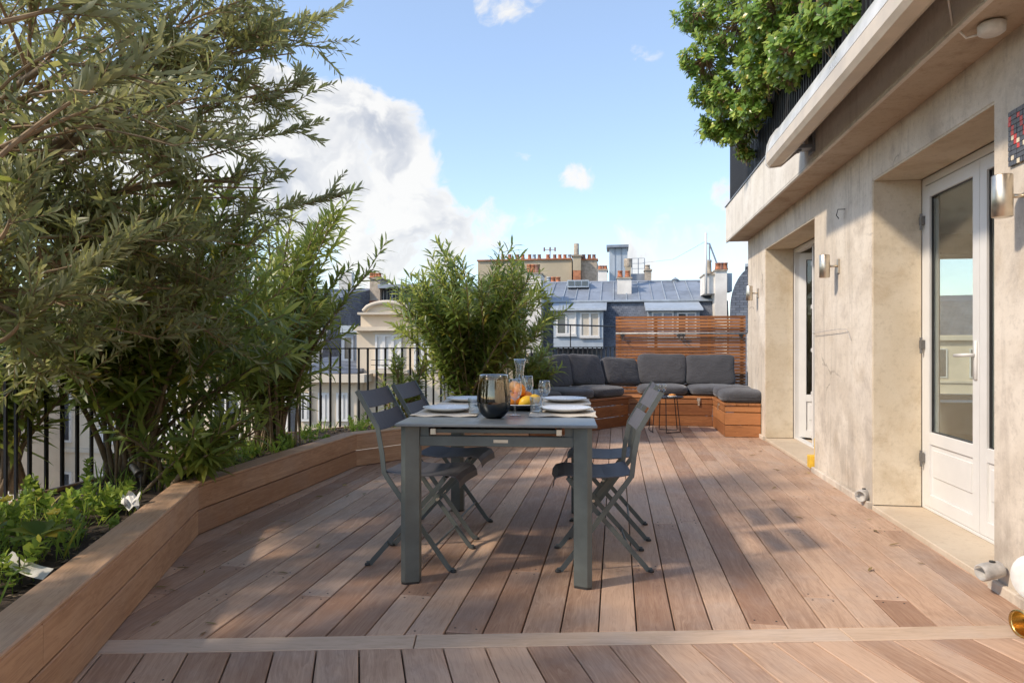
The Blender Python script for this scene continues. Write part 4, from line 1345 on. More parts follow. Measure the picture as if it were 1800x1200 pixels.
def bez(a, b, c, n):
    return [a * (1 - t) ** 2 + b * (2 * t * (1 - t)) + c * t * t for t in [i / n for i in range(n + 1)]]


def rv(s=1.0):
    return Vector(RNG.normal(0, s, 3))


def twig_leaves(store, pts, rad_, pitch, ln, spread, per=2, start=.12, young=.6):
    """leaves set along a twig; per = how many at each joint"""
    P, A, N, S = store
    pts = [Vector(p) for p in pts]
    seg = [(pts[i + 1] - pts[i]).length for i in range(len(pts) - 1)]; L = sum(seg)
    d = L * start; ang = RNG.uniform(0, 6.28)
    while d < L:
        q = d; i = 0
        while i < len(seg) - 1 and q > seg[i]:
            q -= seg[i]; i += 1
        t = (pts[i + 1] - pts[i]).normalized(); p = pts[i] + t * q
        u = t.orthogonal().normalized(); w_ = t.cross(u)
        f = d / L
        for k in range(per):
            a = ang + 2 * math.pi * k / per + RNG.normal(0, .25)
            r_ = u * math.cos(a) + w_ * math.sin(a)
            sp = spread * (1 - .45 * f) * RNG.uniform(.75, 1.25)
            ax = (t * math.cos(sp) + r_ * math.sin(sp)).normalized()
            nn = (t - ax * t.dot(ax))
            nn = nn + Vector((0, 0, .35)) + rv(.15)
            P.append(tuple(p)); A.append(tuple(ax)); N.append(tuple(nn)); S.append(ln * RNG.uniform(.55, 1.2) * (1 - (1 - young) * f ** 3))
        ang += 1.57 if per == 2 else .9
        d += pitch * RNG.uniform(.8, 1.2)


# -- the olive-leaved shrub arching in from the left
OB = V(-2.62, 2.75, .22)
olive = empty('olive_tree', OB, 0, 'large grey-green olive tree arching over the left foreground', 'tree')
store = ([], [], [], [])
twm = MB(); limbs = []
TR = MB(); TR.tube(bez(OB, OB + V(-.06, .05, .6), OB + V(.05, .15, 1.05), 8), .055, 10, True, .042); TR.build('trunk', 'bark', olive, True)
fork = OB + V(.05, .15, 1.05)
# crown lobes: centre, radii, number of twigs
lobes = []
for px, py, Y, rx, ry, rz_, n in ((110, 130, 3.1, .80, .65, .62, 300), (300, 60, 3.7, .62, .55, .50, 260), (430, 90, 4.1, .40, .45, .42, 210), (470, 10, 4.2, .36, .4, .28, 120),
                                  (330, 215, 4.0, .58, .45, .36, 230), (120, 300, 3.5, .72, .50, .40, 230), (100, 470, 3.3, .55, .42, .33, 170), (270, 420, 3.8, .60, .40, .36, 190),
                                  (90, 110, 2.25, .42, .28, .36, 90), (40, 560, 2.75, .28, .25, .24, 45), (240, -90, 3.4, .7, .6, .42, 130), (420, 320, 4.1, .42, .38, .30, 130),
                                  (110, 610, 3.5, .5, .3, .22, 70), (380, 560, 4.0, .45, .3, .25, 110)):
    lobes.append((at(px, py, Y), V(rx, ry, rz_), n))
lobes.append((V(-2.42, 2.15, 1.55), V(.42, .5, .55), 150))  # unseen lobe added left of the frame to block a sun patch on the deck
for ci, (c, r, n) in enumerate(lobes):
    bend = fork.lerp(c, .45) + V(-.05, 0, .35 if c.z > fork.z else .18)
    path = bez(fork, bend, c, 10)
    b = MB(); b.tube(path, .030, 8, True, .010); b.build('limb', 'bark', olive, True)
    hubs = []
    for k in range(max(6, n // 13)):
        q = unit(RNG.normal(0, 1, 3)) * RNG.uniform(.35, .95) ** .6
        h = c + Vector((q[0] * r.x, q[1] * r.y, q[2] * r.z))
        src = path[int(RNG.integers(5, 11))]
        pth = bez(src, src.lerp(h, .5) + V(0, 0, .06) + rv(.04), h, 6)
        twm.tube(pth, .0075, 5, False, .004)
        hubs.append((h, pth))
    for k in range(int(n * (.43 if c.z > 1.5 else .80))):
        h, pth = hubs[int(RNG.integers(0, len(hubs)))]
        base = pth[int(RNG.integers(2, 7))]
        outd = (h - c); outd = Vector((outd.x / r.x, outd.y / r.y, outd.z / r.z))
        d = (outd * .75 + V(.42, -.12, .50) + rv(.55)).normalized()
        L = RNG.uniform(.17, .34)
        e = base + d * L + V(0, 0, -.02)
        pts = bez(base, base + d * L * .5 + V(0, 0, .015) + rv(.012), e, 5)
        twm.tube(pts, .0028, 4, False, .0012)
        twig_leaves(store, pts, .002, .025, .088, R(58), 2, .10, .62)
# a few long shoots that show against the crown and the sky
for a, bq, c in (((0, 275, 2.12), (110, 170, 2.2), (330, 70, 2.45)), ((0, 260, 2.3), (150, 190, 2.5), (300, 140, 2.8)), ((330, 70, 4.2), (480, 60, 4.3), (585, 22, 4.35)), ((340, 200, 4.1), (470, 190, 4.2), (548, 138, 4.25)),
                 ((330, 260, 4.1), (450, 250, 4.2), (530, 225, 4.3)), ((60, 480, 2.7), (140, 475, 2.7), (255, 412, 2.75)), ((0, 600, 2.5), (35, 585, 2.5), (60, 520, 2.5)), ((60, 560, 2.6), (110, 520, 2.6), (150, 470, 2.65)), ((0, 420, 2.4), (20, 400, 2.4), (30, 330, 2.4)),
                 ((400, 380, 4.2), (500, 370, 4.3), (600, 345, 4.4)), ((0, 40, 2.0), (90, 20, 2.1), (180, -10, 2.2))):
    pts = bez(at(*a), at(*bq), at(*c), 12)
    twm.tube(pts, .0085 if a[2] < 2.6 else .006, 6, False, .002)
    twig_leaves(store, pts[3:], .002, .019, .088, R(46), 2, .25, .7)
    for k in range(4, 12):
        d = ((pts[k] - pts[k - 1]).normalized() + rv(.45) + V(0, 0, .2)).normalized(); L = RNG.uniform(.12, .26)
        tp = bez(pts[k], pts[k] + d * L * .5, pts[k] + d * L, 4); twm.tube(tp, .0026, 4, False, .001); twig_leaves(store, tp, .002, .019, .086, R(46), 2, .1, .65)
tag(twm.build('twigs', 'twig', olive, False, False), kind='stuff')
dress(olive, leaf_shape(.225, .12, .10), *store, 'olive')


# -- oleanders: many canes from the ground, whorled narrow leaves towards the tips
def oleander(base, canes, label, seed, h, spread, top, ln=.115, lean=(0, 0), shoots=(2, 4), squash=1.0, full=.32, low=.48):
    global RNG
    RNG = np.random.default_rng(seed)
    root = empty('oleander_bush', base, 0, label, 'bush', 'oleander bushes in the planter')
    st = ([], [], [], [])
    tw = MB()
    for k in range(canes):
        a = RNG.uniform(0, 6.28); r_ = math.sqrt(RNG.uniform(0.02, 1)) * spread
        H = h * RNG.uniform(low, 1.0) * (1 - .18 * (r_ / spread) ** 2)
        tip = base + V(math.cos(a) * r_ + lean[0] * H, math.sin(a) * r_ * squash + lean[1] * H, H)
        b0 = base + V(RNG.normal(0, .08), RNG.normal(0, .08) * squash, 0)
        path = bez(b0, b0.lerp(tip, .5) + V(-math.cos(a) * r_ * .22, -math.sin(a) * r_ * .22, H * .12), tip, 10)
        if k < 26:
            b = MB(); b.tube(path, RNG.uniform(.012, .021), 7, True, .005); b.build('cane', 'bark', root, True)
        else:
            tw.tube(path, .008, 5, False, .003)
        twig_leaves(st, path[int(10 * full):], .003, .050, ln, R(70), 3, .05, .75)
        for s_ in range(int(RNG.integers(*shoots)) + 1):
            i0 = int(RNG.integers(3, 10)); p = path[i0]
            d = ((path[min(i0 + 1, 10)] - path[i0 - 1]).normalized() + V(math.cos(a) * .35, math.sin(a) * .35, .2) + rv(.35)).normalized()
            L = RNG.uniform(.22, .48) * h / 2.1
            e = p + d * L + V(0, 0, .04)
            pts = bez(p, p + d * L * .55, e, 5); tw.tube(pts, .0045, 5, False, .0025)
            twig_leaves(st, pts, .002, .042, ln, R(68), 3, .15, .8)
    tag(tw.build('twigs', 'twig', root, False, False), kind='stuff')
    dress(root, leaf_shape(.18, .10, .24), *st, 'oleander')
    return root


oleander(V(-2.46, 4.40, .22), 52, 'tall dense oleander bush with bare canes at the bend of the planter', 101, 1.95, 1.05, 0, ln=.175, lean=(.03, .0), full=.36)
oleander(V(-2.02, 5.72, .22), 56, 'tall oleander bush behind the long straight planter side', 102, 2.2, .84, 0, ln=.165, lean=(.02, .02), full=.2)
oleander(V(-.45, 7.72, .22), 92, 'round oleander bush standing alone behind the dining table', 103, 1.90, .95, 0, ln=.175, shoots=(2, 5), full=.16, low=.6)
oleander(V(-1.12, 7.1, .22), 12, 'small young oleander in front of the railing between two big bushes', 104, .85, .26, 0, ln=.13)
oleander(V(.16, 8.45, .30), 18, 'low oleander clump beside the left end of the corner bench', 105, .95, .36, 0, ln=.16, full=.15)
oleander(V(-2.05, 4.15, .22), 13, 'low oleander shoots hanging over the planter corner', 106, .55, .42, 0, lean=(.5, -.12), ln=.165, low=.35)
oleander(V(-2.05, 1.62, .22), 24, 'added shading oleander bush mostly outside the left picture edge', 107, 2.2, .58, 0, ln=.165, lean=(-.08, .0), full=.25)  # bush added beside the view to keep sun off the near left deck
oleander(V(-2.55, 2.62, .22), 13, 'added shading oleander bush just outside the left picture edge', 109, 1.55, .45, 0, ln=.165, full=.2)  # low bush added to close the sun gap under the olive crown
oleander(V(-3.02, 4.05, .22), 18, 'oleander leaning on the railing at the left picture edge', 108, 1.45, .45, 0, ln=.165, full=.3)

# ------------------------------------------------------------------ low green plants in the planter
RNG = np.random.default_rng(301)


def in_planter(seg, u, off):
    A, B = PL[seg], PL[seg + 1]; d = (B - A).normalized()
    p = A + (B - A) * u + Vector((-d.y, d.x)) * off
    return V(p.x, p.y, .235)


st = ([], [], [], []); st2 = ([], [], [], [])
gm = MB()
for i in range(430):
    seg = 0 if i < 230 else (1 if i < 350 else 2)
    u = RNG.uniform(.55, 1.0) if seg == 0 else RNG.uniform(0, 1)
    off = RNG.uniform(.22, .88)
    p = in_planter(seg, u, off)
    kind = RNG.random()
    if kind < .42:      # grass tuft
        for k in range(int(RNG.integers(5, 12))):
            d = Vector((RNG.normal(0, .35), RNG.normal(0, .35), 1)).normalized()
            st[0].append(tuple(p + V(RNG.normal(0, .012), RNG.normal(0, .012), -.01))); st[1].append(tuple(d)); st[2].append(tuple(Vector((d.y, -d.x, .2)) + rv(.4))); st[3].append(RNG.uniform(.05, .17))
    else:               # leafy weed
        h = RNG.uniform(.05, .17)
        tip = p + V(RNG.normal(0, .05), RNG.normal(0, .05), h)
        pts = bez(p - V(0, 0, .01), p + V(0, 0, h * .6), tip, 4)
        gm.tube(pts, .0018, 4, False, .001)
        twig_leaves(st2, pts, .001, .018, RNG.uniform(.03, .062), R(68), 3, .2, .7)
gc = empty('ground_cover', in_planter(0, .8, .5), 0, 'loose green weeds and grass tufts growing in the planter soil', 'plants', None, 'stuff')
ar = [np.asarray(x, float) for x in st]
link('grass_blades', leaves_mesh('grass_blades', leaf_shape(.06, .1, .25), *ar, 'weed'), gc)['kind'] = 'stuff'
ar = [np.asarray(x, float) for x in st2]
link('weed_leaves', leaves_mesh('weed_leaves', leaf_shape(.62, .08, .15, tri=True), *ar, 'weed'), gc)['kind'] = 'stuff'
tag(gm.build('weed_stems', 'weed', gc, False, False), kind='stuff')


def rosette(p, n, ln, mat, label, name, up=.55):
    o = empty(name, p, 0, label, 'plant')
    one = leaves_mesh('leaf', leaf_shape(.52, .10, .30, tri=True), np.zeros((1, 3)), np.array([[1., 0, 0]]), np.array([[0, 0, 1.]]), np.ones(1), mat)
    for k in range(n):
        a = k * 2.4 + RNG.uniform(-.3, .3); u = up * RNG.uniform(.5, 1.5)
        ax = V(math.cos(a), math.sin(a), u).normalized(); side = V(-math.sin(a), math.cos(a), 0); nn = ax.cross(side)
        X = Matrix(((ax.x, side.x, nn.x, 0), (ax.y, side.y, nn.y, 0), (ax.z, side.z, nn.z, 0), (0, 0, 0, 1)))
        q = bpy.data.objects.new('leaf', one); COL.objects.link(q)
        q.matrix_basis = Matrix.Translation(V(*p) + V(0, 0, .015)) @ X @ Matrix.Scale(ln * RNG.uniform(.7, 1.2), 4)
        q.parent = o; q.matrix_parent_inverse = o.matrix_basis.inverted()


rosette(at(70, 950, 2.62) * 1 + V(0, 0, 0), 11, .11, 'oleander', 'dark broad-leaved plant beside the curled plant tag', 'broad_leaf_plant')
rosette(in_planter(0, .83, .34), 12, .085, 'weed', 'bright green leafy plant near the planter edge', 'broad_leaf_plant')
rosette(in_planter(0, .93, .40), 12, .10, 'oleander', 'dark leafy plant just behind the crumpled white tag', 'broad_leaf_plant')
rosette(in_planter(0, .74, .62), 14, .10, 'weed', 'pale green leafy plant at the far left by the railing', 'broad_leaf_plant')
rosette(in_planter(1, .95, .35), 14, .07, 'weed', 'small green plant at the second planter bend', 'broad_leaf_plant')
rosette(in_planter(2, .12, .30), 16, .08, 'oleander', 'low dark green plant behind the near left chair', 'broad_leaf_plant')
rosette(in_planter(2, .25, .32), 16, .08, 'weed', 'low bright green plant behind the far left chair', 'broad_leaf_plant')
# yellow blossoms
for i, (px, py, Y) in enumerate(((95, 903, 2.95), (12, 880, 3.0))):
    fl = empty('yellow_flower', at(px, py, Y), 0, ('pale yellow blossom among the weeds near the planter edge', 'pale yellow blossom at the left picture edge')[i], 'flower')
    p = at(px, py, Y)
    for k in range(7):
        a = k * .9; ax = V(math.cos(a), math.sin(a) * .6, .5 + .3 * math.sin(k)).normalized()
        b = MB(); q = ax.orthogonal().normalized()
        b.add([p, p + ax * .018 + q * .010, p + ax * .034, p + ax * .018 - q * .010, p + ax * .016 + ax.cross(q) * .004], [(0, 1, 4), (1, 2, 4), (2, 3, 4), (3, 0, 4)]); b.build('petal', 'flower', fl, False, False)
    b = MB(); b.tube([p, p + V(.004, 0, -(p.z - .23))], .0018, 4); b.build('stem', 'weed', fl)
# plant tags, spot lamp
tg = empty('plant_tag', at(60, 1000, 2.42), 0, 'curled white plant tag stuck in the soil at the lower left', 'tag')
p0_, p1_ = at(12, 977, 2.50), at(85, 1008, 2.44)
ax = (p1_ - p0_); up_ = V(.15, .55, .35).normalized() * .05
b = MB(); b.sheet([[p0_ + ax * t + up_ * (k - .5) * 1.0 + V(0, 0, -.012 * math.sin(t * 3.1)) for k in (0, .5, 1)] for t in [i / 8 for i in range(9)]]); b.build('tag_card', 'tag_paper', tg, True, False)
b = MB(); b.tube([at(34, 978, 2.47), at(35, 1030, 2.47)], .003, 5); b.build('stake', 'dark_metal', tg)
tg = empty('crumpled_tag', at(230, 880, 3.42), 0, 'crumpled white plant label lying beside the planter bend', 'tag')
rr = random.Random(8)
b = MB(); b.sheet([[at(215 + 30 * i / 5 + rr.uniform(-3, 3), 866 + 26 * j / 4 + 6 * math.sin(i * 2 + j), 3.46 - .012 * j + rr.uniform(-.02, .02)) for j in range(5)] for i in range(6)]); b.build('label_card', 'rope_white', tg, False, False)
sp_ = empty('garden_spot', at(243, 838, 3.95), 0, 'small dark garden spot lamp on a spike in the planter', 'lamp')
a_, c_ = at(233, 818, 4.0), at(248, 838, 3.92)
b = MB(); b.lathe([(0, 0), (.018, 0), (.020, .01), (.020, .085), (.024, .09), (.024, .105), (.02, .105), (.02, .095), (0, .094)], a_, 16, axis=(c_ - a_)); b.build('lamp_head', 'dark_metal', sp_, True)
b = MB(); b.tube([c_, V(c_.x, c_.y, .22)], .006, 6); b.build('spike', 'dark_metal', sp_)

fr_ = np.random.default_rng(55); fl_ = ([], [], [], [])
for k in range(46):
    if k < 26:
        q = PL[0].lerp(PL[1], fr_.uniform(.72, 1)) if k < 12 else PL[1].lerp(PL[2], fr_.uniform(0, 1))
        x, y = q.x + abs(fr_.normal(0, .22)) + .04, q.y + fr_.normal(0, .05)
    else:
        q = hw(-abs(fr_.normal(0, .25)) - .03, fr_.uniform(-4.6, .2)); x, y = q.x, q.y
    an_ = fr_.uniform(0, 6.28)
    fl_[0].append((x, y, .004)); fl_[1].append((math.cos(an_), math.sin(an_), .03)); fl_[2].append((fr_.normal(0, .15), fr_.normal(0, .15), 1)); fl_[3].append(fr_.uniform(.03, .075))
fo = link('fallen_leaves', leaves_mesh('fallen_leaves', leaf_shape(.24, .25, -.10), *[np.asarray(x, float) for x in fl_], 'dry_leaf'))
tag(fo, 'scattered dry leaves lying on the deck boards', 'leaves', None, 'stuff')

# ------------------------------------------------------------------ shrub spilling over the balcony above
RNG = np.random.default_rng(401)
SB = hw(.25, -.9, ZT + .02)
sh_ = empty('balcony_shrub', SB, 0, 'bright green round-leaved shrub spilling over the balcony above', 'shrub')
b = MB()
for k in range(3):
    b.tube(bez(SB + V(.1 * k, -.15 * k, 0), SB + V(-.1, -.1 * k, .7), hw(-.35, -.9 - .6 * k, 3.9 + .2 * k), 8), .035, 8, True, .018)
b.build('trunk', 'bark', sh_, True)
b = MB(HX); b.box(-.12, .55, -3.0, .4, ZT + .013, ZT + .40, .01); tag(b.build('balcony_trough', 'zinc'), 'long grey planting trough behind the balcony railing', 'trough')
st = ([], [], [], []); tw = MB()
lob = []
for px, py, Y, r_, n in ((1300, 40, 6.8, .46, 150), (1240, 105, 7.0, .28, 70), (1225, 20, 7.1, .28, 65), (1365, 20, 5.7, .36, 120), (1405, 80, 5.2, .26, 85), (1455, 25, 4.6, .22, 70), (1345, 115, 6.1, .30, 105),
                         (1290, 165, 6.9, .32, 110), (1245, 165, 7.2, .22, 50), (1320, 190, 6.6, .22, 60), (1262, 215, 7.3, .22, 60), (1295, 235, 7.2, .20, 45), (1385, 120, 5.6, .20, 50), (1500, 20, 4.25, .13, 34), (1445, 85, 5.0, .13, 34), (1340, -60, 6.2, .5, 90), (1440, -60, 5.2, .4, 70), (1310, 268, 7.3, .10, 16)):
    lob.append((at(px, py, Y), r_, n))
for c, r_, n in lob:
    core = hw(-.25, (c.y - 7.7), 3.9)
    pth0 = bez(core, core.lerp(c, .5) + V(0, 0, .15), c, 6); tw.tube(pth0, .014, 5, False, .008)
    for k in range(n):
        q = unit(RNG.normal(0, 1, 3)); q[2] = q[2] * .8
        rad = RNG.uniform(.45, 1.0) ** .5
        h = c + Vector(q) * r_ * rad
        d = (Vector(q) * .8 + V(-.25, -.25, .45) + rv(.25)).normalized()
        L = RNG.uniform(.07, .15)
        base = h - d * L
        pts = [base, base + d * L * .5 + rv(.008), h]
        tw.tube([c.lerp(base, .25), c.lerp(base, .65) + V(0, 0, -.03) + rv(.01), base], .0065, 5, False, .004)
        tw.tube(pts, .003, 4, False, .002)
        for m_i in range(int(RNG.integers(8, 13))):
            a = m_i * 2.4 + RNG.uniform(-.3, .3); t = d
            u = t.orthogonal().normalized(); w_ = t.cross(u)
            f = 1 - m_i / 13; sp2 = R(35 + 50 * f)
            ax = t * math.cos(sp2) + (u * math.cos(a) + w_ * math.sin(a)) * math.sin(sp2)
            st[0].append(tuple(h - d * .05 * f)); st[1].append(tuple(ax)); st[2].append(tuple(t + V(0, 0, .3))); st[3].append(RNG.uniform(.050, .078))
tag(tw.build('twigs', 'twig', sh_, False, False), kind='stuff')
dress(sh_, leaf_shape(.56, .10, .14, tri=True), *st, 'euonymus')
for i, (px, py, Y, lab) in enumerate(((1262, 215, 7.4, 'drooping narrow-leaved sprig hanging below the balcony shrub on the left'), (1318, 262, 7.5, 'narrow-leaved sprig poking through the balcony railing corner'))):
    root = empty('oleander_sprig', at(px, py, Y), 0, lab, 'plant')
    st = ([], [], [], []); tw = MB()
    for k in range(5):
        p = at(px, py, Y); d = V(RNG.uniform(-.8, .3) if i == 0 else RNG.uniform(-.4, .4), RNG.uniform(-.3, .3), RNG.uniform(-1, -.2) if i == 0 else RNG.uniform(-.9, .6)).normalized()
        pts = bez(p, p + d * .12 + V(0, 0, .05), p + d * .24, 5); tw.tube(pts, .004, 5, False, .002)
        twig_leaves(st, pts, .002, .03, .11, R(50), 3, .2, .9)
    tw.build('twig', 'twig', root, False, False)
    dress(root, leaf_shape(.13, .1, .25), *st, 'oleander', 60)

# ------------------------------------------------------------------ roofs and houses across the street
class Lot:
    """a house frame: local x along its front, y away from us; pixels of the photo turn into local points at a given local y"""
    def __init__(s, Y0, name, label, X0=0.0, ang=None, z=-20.0, cat='building'):
        s.a = -A_UP if ang is None else ang
        s.o = Vector((X0, Y0)); s.ex = Vector((math.cos(s.a), math.sin(s.a))); s.ey = Vector((-math.sin(s.a), math.cos(s.a)))
        s.root = empty(name, (X0, Y0, z), s.a, label, cat)
        s.X = Matrix.Translation((X0, Y0, 0)) @ Matrix.Rotation(s.a, 4, 'Z')

    def xz(s, px, py, y):
        u = (px - 900) / F
        x = (u * (s.o.y + y * s.ey.y) - s.o.x - y * s.ey.x) / (s.ex.x - u * s.ex.y)
        Y = s.o.y + x * s.ex.y + y * s.ey.y
        return x, CAM_H - (py - 605) / F * Y

    def part(s, name, mat, px0, px1, py0, py1, y, depth, ch=0.0, parent=None, mk=True):
        """box whose front face at local y covers the given pixel rectangle"""
        x0, za = s.xz(px0, py0, y); x1, _ = s.xz(px1, py0, y)
        _, zb = s.xz((px0 + px1) / 2, py1, y)
        _, za = s.xz((px0 + px1) / 2, py0, y)
        b = MB(s.X); b.box(min(x0, x1), max(x0, x1), y, y + depth, min(za, zb), max(za, zb), ch)
        return b.build(name, mat, parent or s.root) if mk else b

    def local(s, name, mat, boxes, ch=0.0, parent=None):
        b = MB(s.X)
        for q in boxes: b.box(*q, ch)
        return b.build(name, mat, parent or s.root)

    def window(s, px0, px1, py0, py1, y, panes=2, mat='white', dark='farpane', bars=1):
        x0, z1 = s.xz(px0, py0, y); x1, z0 = s.xz(px1, py1, y)
        fr = MB(s.X); t = .06
        fr.box(x0, x0 + t, y - .05, y + .02, z0, z1); fr.box(x1 - t, x1, y - .05, y + .02, z0, z1)
        fr.box(x0 + t, x1 - t, y - .05, y + .02, z1 - t, z1); fr.box(x0 + t, x1 - t, y - .05, y + .02, z0, z0 + t)
        step = (x1 - x0) / panes
        for k in range(1, panes):
            fr.box(x0 + step * k - t * .7, x0 + step * k + t * .7, y - .055, y + .02, z0 + t, z1 - t)
        w_ = fr.build('window', mat, s.root)
        for k in range(panes):
            a, c = x0 + step * k + t * .7, x0 + step * (k + 1) - t * .7
            MB(s.X).box(a, c, y - .012, y - .004, z0 + t, z1 - t).build('pane', dark if not isinstance(dark, (list, tuple)) else dark[k % len(dark)], w_)
        return w_

    def pots(s, pxs, py0, py1, y, mats, r=.13, parent=None):
        for i, px in enumerate(pxs):
            x, z0 = s.xz(px, py1, y); _, z1 = s.xz(px, py0, y)
            h = z1 - z0
            b = MB(s.X); b.lathe([(r * 1.1, z0), (r * 1.05, z0 + h * .15), (r * .95, z0 + h * .2), (r * .85, z0 + h * .8), (r * .98, z0 + h * .85), (r * .98, z1), (r * .75, z1), (r * .7, z0 + h * .5), (0, z0 + h * .5)], (x, y, 0), 12)
            b.build('chimney_pot', mats[i % len(mats)], parent or s.root, True)

    def stack(s, px0, px1, py0, py1, y, depth, mat='render_white', pots=None, pot_top=None, mats=('terracotta',), r=.13):
        o = s.part('chimney', mat, px0, px1, py0, py1, y, depth)
        s.part('chimney_cap', 'brick_tan', px0 - 1.5, px1 + 1.5, py0 - 2, py0 + .2, y - .06, depth + .12, parent=o)
        if pots:
            s.pots(pots, pot_top, py0 - 2, y + depth / 2, mats, r, o)
        return o


# the slate and zinc mansard straight behind the bench
B = Lot(30.0, 'mansard_house', 'slate and zinc mansard house with two dormers behind the bench')
xl, _ = B.xz(930, 600, 0); xr, _ = B.xz(1283, 600, 0)
zE = B.xz(1100, 530, .5)[1]; zR = B.xz(1100, 497, 3.6)[1]
b = MB(B.X); b.extrude_x([(-.9, -3.2), (.45, zE), (8, zE), (8, -3.2)], xl, xr); b.build('slate_slope', 'slate', B.root)
b = MB(B.X); b.box(xl, xr, -.9, 8, -20, -3.21); b.build('wall', 'cream', B.root)
b = MB(B.X); b.extrude_x([(3.6, zR), (.40, zE + .012), (7, zE + .012)], xl + .3, xr - .6); b.build('zinc_underlay', 'zinc', B.root)
b = MB(B.X); b.box(xl, xr - .2, .28, .5, zE - .03, zE + .06, .02); b.build('gutter', 'zinc_pale', B.root)
pw = .56; n = int((xr - xl - .9) / pw)
dzr = zR - zE
for k in range(n):
    x0 = xl + .3 + k * pw
    for (f0, f1) in ((0, .47), (.475, 1)):
        b = MB(B.X)
        ya, yb = .40 + 3.2 * f0, .40 + 3.2 * f1; za, zb = zE + .03 + dzr * f0, zE + .03 + dzr * f1
        lap = .02 if f0 == 0 else .0
        b.add([(x0 + .02, ya, za + lap * 0), (x0 + pw - .02, ya, za), (x0 + pw - .02, yb, zb), (x0 + .02, yb, zb), (x0 + .02, ya, za - .02), (x0 + pw - .02, ya, za - .02), (x0 + pw - .02, yb, zb - .02), (x0 + .02, yb, zb - .02)],
              [(0, 1, 2, 3), (7, 6, 5, 4), (0, 4, 5, 1), (1, 5, 6, 2), (2, 6, 7, 3), (3, 7, 4, 0)])
        b.build('zinc_panel', 'zinc', B.root)
    b = MB(B.X); b.tube([(x0, .40, zE + .05), (x0, 3.6, zR + .05)], .028, 5); b.build('seam', 'zinc_pale', B.root)
b = MB(B.X); b.tube([(xl + .3, 3.6, zR + .04), (xr - .6, 3.6, zR + .04)], .06, 6); b.build('ridge', 'zinc', B.root)
# dormers
for px0, px1, wins in ((970, 1064, ((978, 1013, 549, 588, ('farpane', 'curtain')), (1020, 1054, 549, 592, ('interior', 'interior')))), (1137, 1234, ((1146, 1184, 548, 590, ('zinc', 'zinc')), (1190, 1224, 549, 590, ('farpane', 'zinc'))))):
    d = B.part('dormer', 'zinc_pale', px0 + 3, px1 - 4, 546, 612, -1.05, 2.2)
    x0, z1 = B.xz(px0 - 2, 533, -1.2); x1, z0 = B.xz(px1 + 2, 546, -1.2)
    b = MB(B.X); b.extrude_x([(-1.3, z0 + .02), (-1.28, z0 + .10), (.75, zE + .055), (.75, zE - .05), (-1.2, z0 - .02)], x0, x1); b.build('dormer_roof', 'zinc_pale', B.root)
    for (a, c, e, f_, mats) in wins:
        B.window(a, c, e, f_, -1.06, 2, 'white', mats)
        B.part('sill', 'white', a - 1, c + 1, f_ + .4, f_ + 3, -1.16, .1)
b = B.part('skylight', 'zinc_pale', 997, 1035, 492, 505, 2.3, .9)
for k in range(3):
    B.part('skylight_pane', 'farpane', 999 + 12 * k, 1009 + 12 * k, 494, 502, 2.28, .02, parent=b)
B.stack(1085, 1110, 489, 521, 1.5, .9, 'render_white', (1090, 1103), 476, ('terracotta',), .12)
o = B.part('round_chimney', 'render_tan', 1099, 1109, 463, 489, 2.6, .3)
x, z0 = B.xz(1104, 470, 2.75); _, z1 = B.xz(1104, 455, 2.75)
b = MB(B.X); b.lathe([(.13, z0 - .1), (.15, z0), (.19, z0 + .05), (.19, z1), (.12, z1), (.1, z0)], (x, 2.75, 0), 14); b.build('round_cap', 'brick_tan', o)
# big white end stack
B.stack(1257, 1278, 476, 660, -.4, 1.6, 'render_white', (1262, 1268, 1274), 462, ('terracotta', 'dusky', 'terracotta'), .13)
B.stack(1238, 1256.5, 483, 516, -.3, 1.4, 'render_white', (1246,), 457, ('brick_tan',), .12)
B.part('stack_shade_side', 'zinc_pale', 1278.5, 1287, 480, 512, .2, .9)  # shaded side of the white stack, its shade put into the blue-grey colour
x, z0 = B.xz(1241, 516, -.45); _, z1 = B.xz(1241, 409, -.45); x2, z2 = B.xz(1260, 463, -.45); x3, z3 = B.xz(1247, 428, -.45)
b = MB(B.X); b.tube([(x, -.45, z0), (x, -.45, z1)], .05, 8); b.build('mast', 'white', B.root, True)
b = MB(B.X); b.tube([(x, -.45, z3), (x3, -.45, z3), (x2, -.45, z2)], .035, 6); b.tube([(x3, -.45, z3), (x3, -.45, z2 + .1)], .03, 6); b.build('mast_strut', 'zinc', B.root)
# antenna wire across to the cage
xw, zw = B.xz(1130, 462, 1.5)
b = MB(B.X); b.tube([(x, -.45, z3 + .1), ((x + xw) / 2, .5, (z3 + zw) / 2 - .25), (xw, 1.5, zw)], .010, 4); b.build('stay_wire', 'zinc_pale', B.root)
B.stack(925, 951, 481, 620, -.9, 1.4, 'render_white', (931, 937, 944), 465, ('terracotta', 'terracotta', 'dusky'), .14)
B.pots((965, 972, 981), 487, 497, 3.9, ('zinc_pale', 'terracotta', 'terracotta'), .13)
x, z0 = B.xz(1187, 497, 3.6); 
b = MB(B.X); b.lathe([(.12, z0 - .1), (.12, z0 + .12), (.18, z0 + .14), (.02, z0 + .26)], (x, 3.6, 0), 10); b.build('roof_vent', 'zinc_pale', B.root)

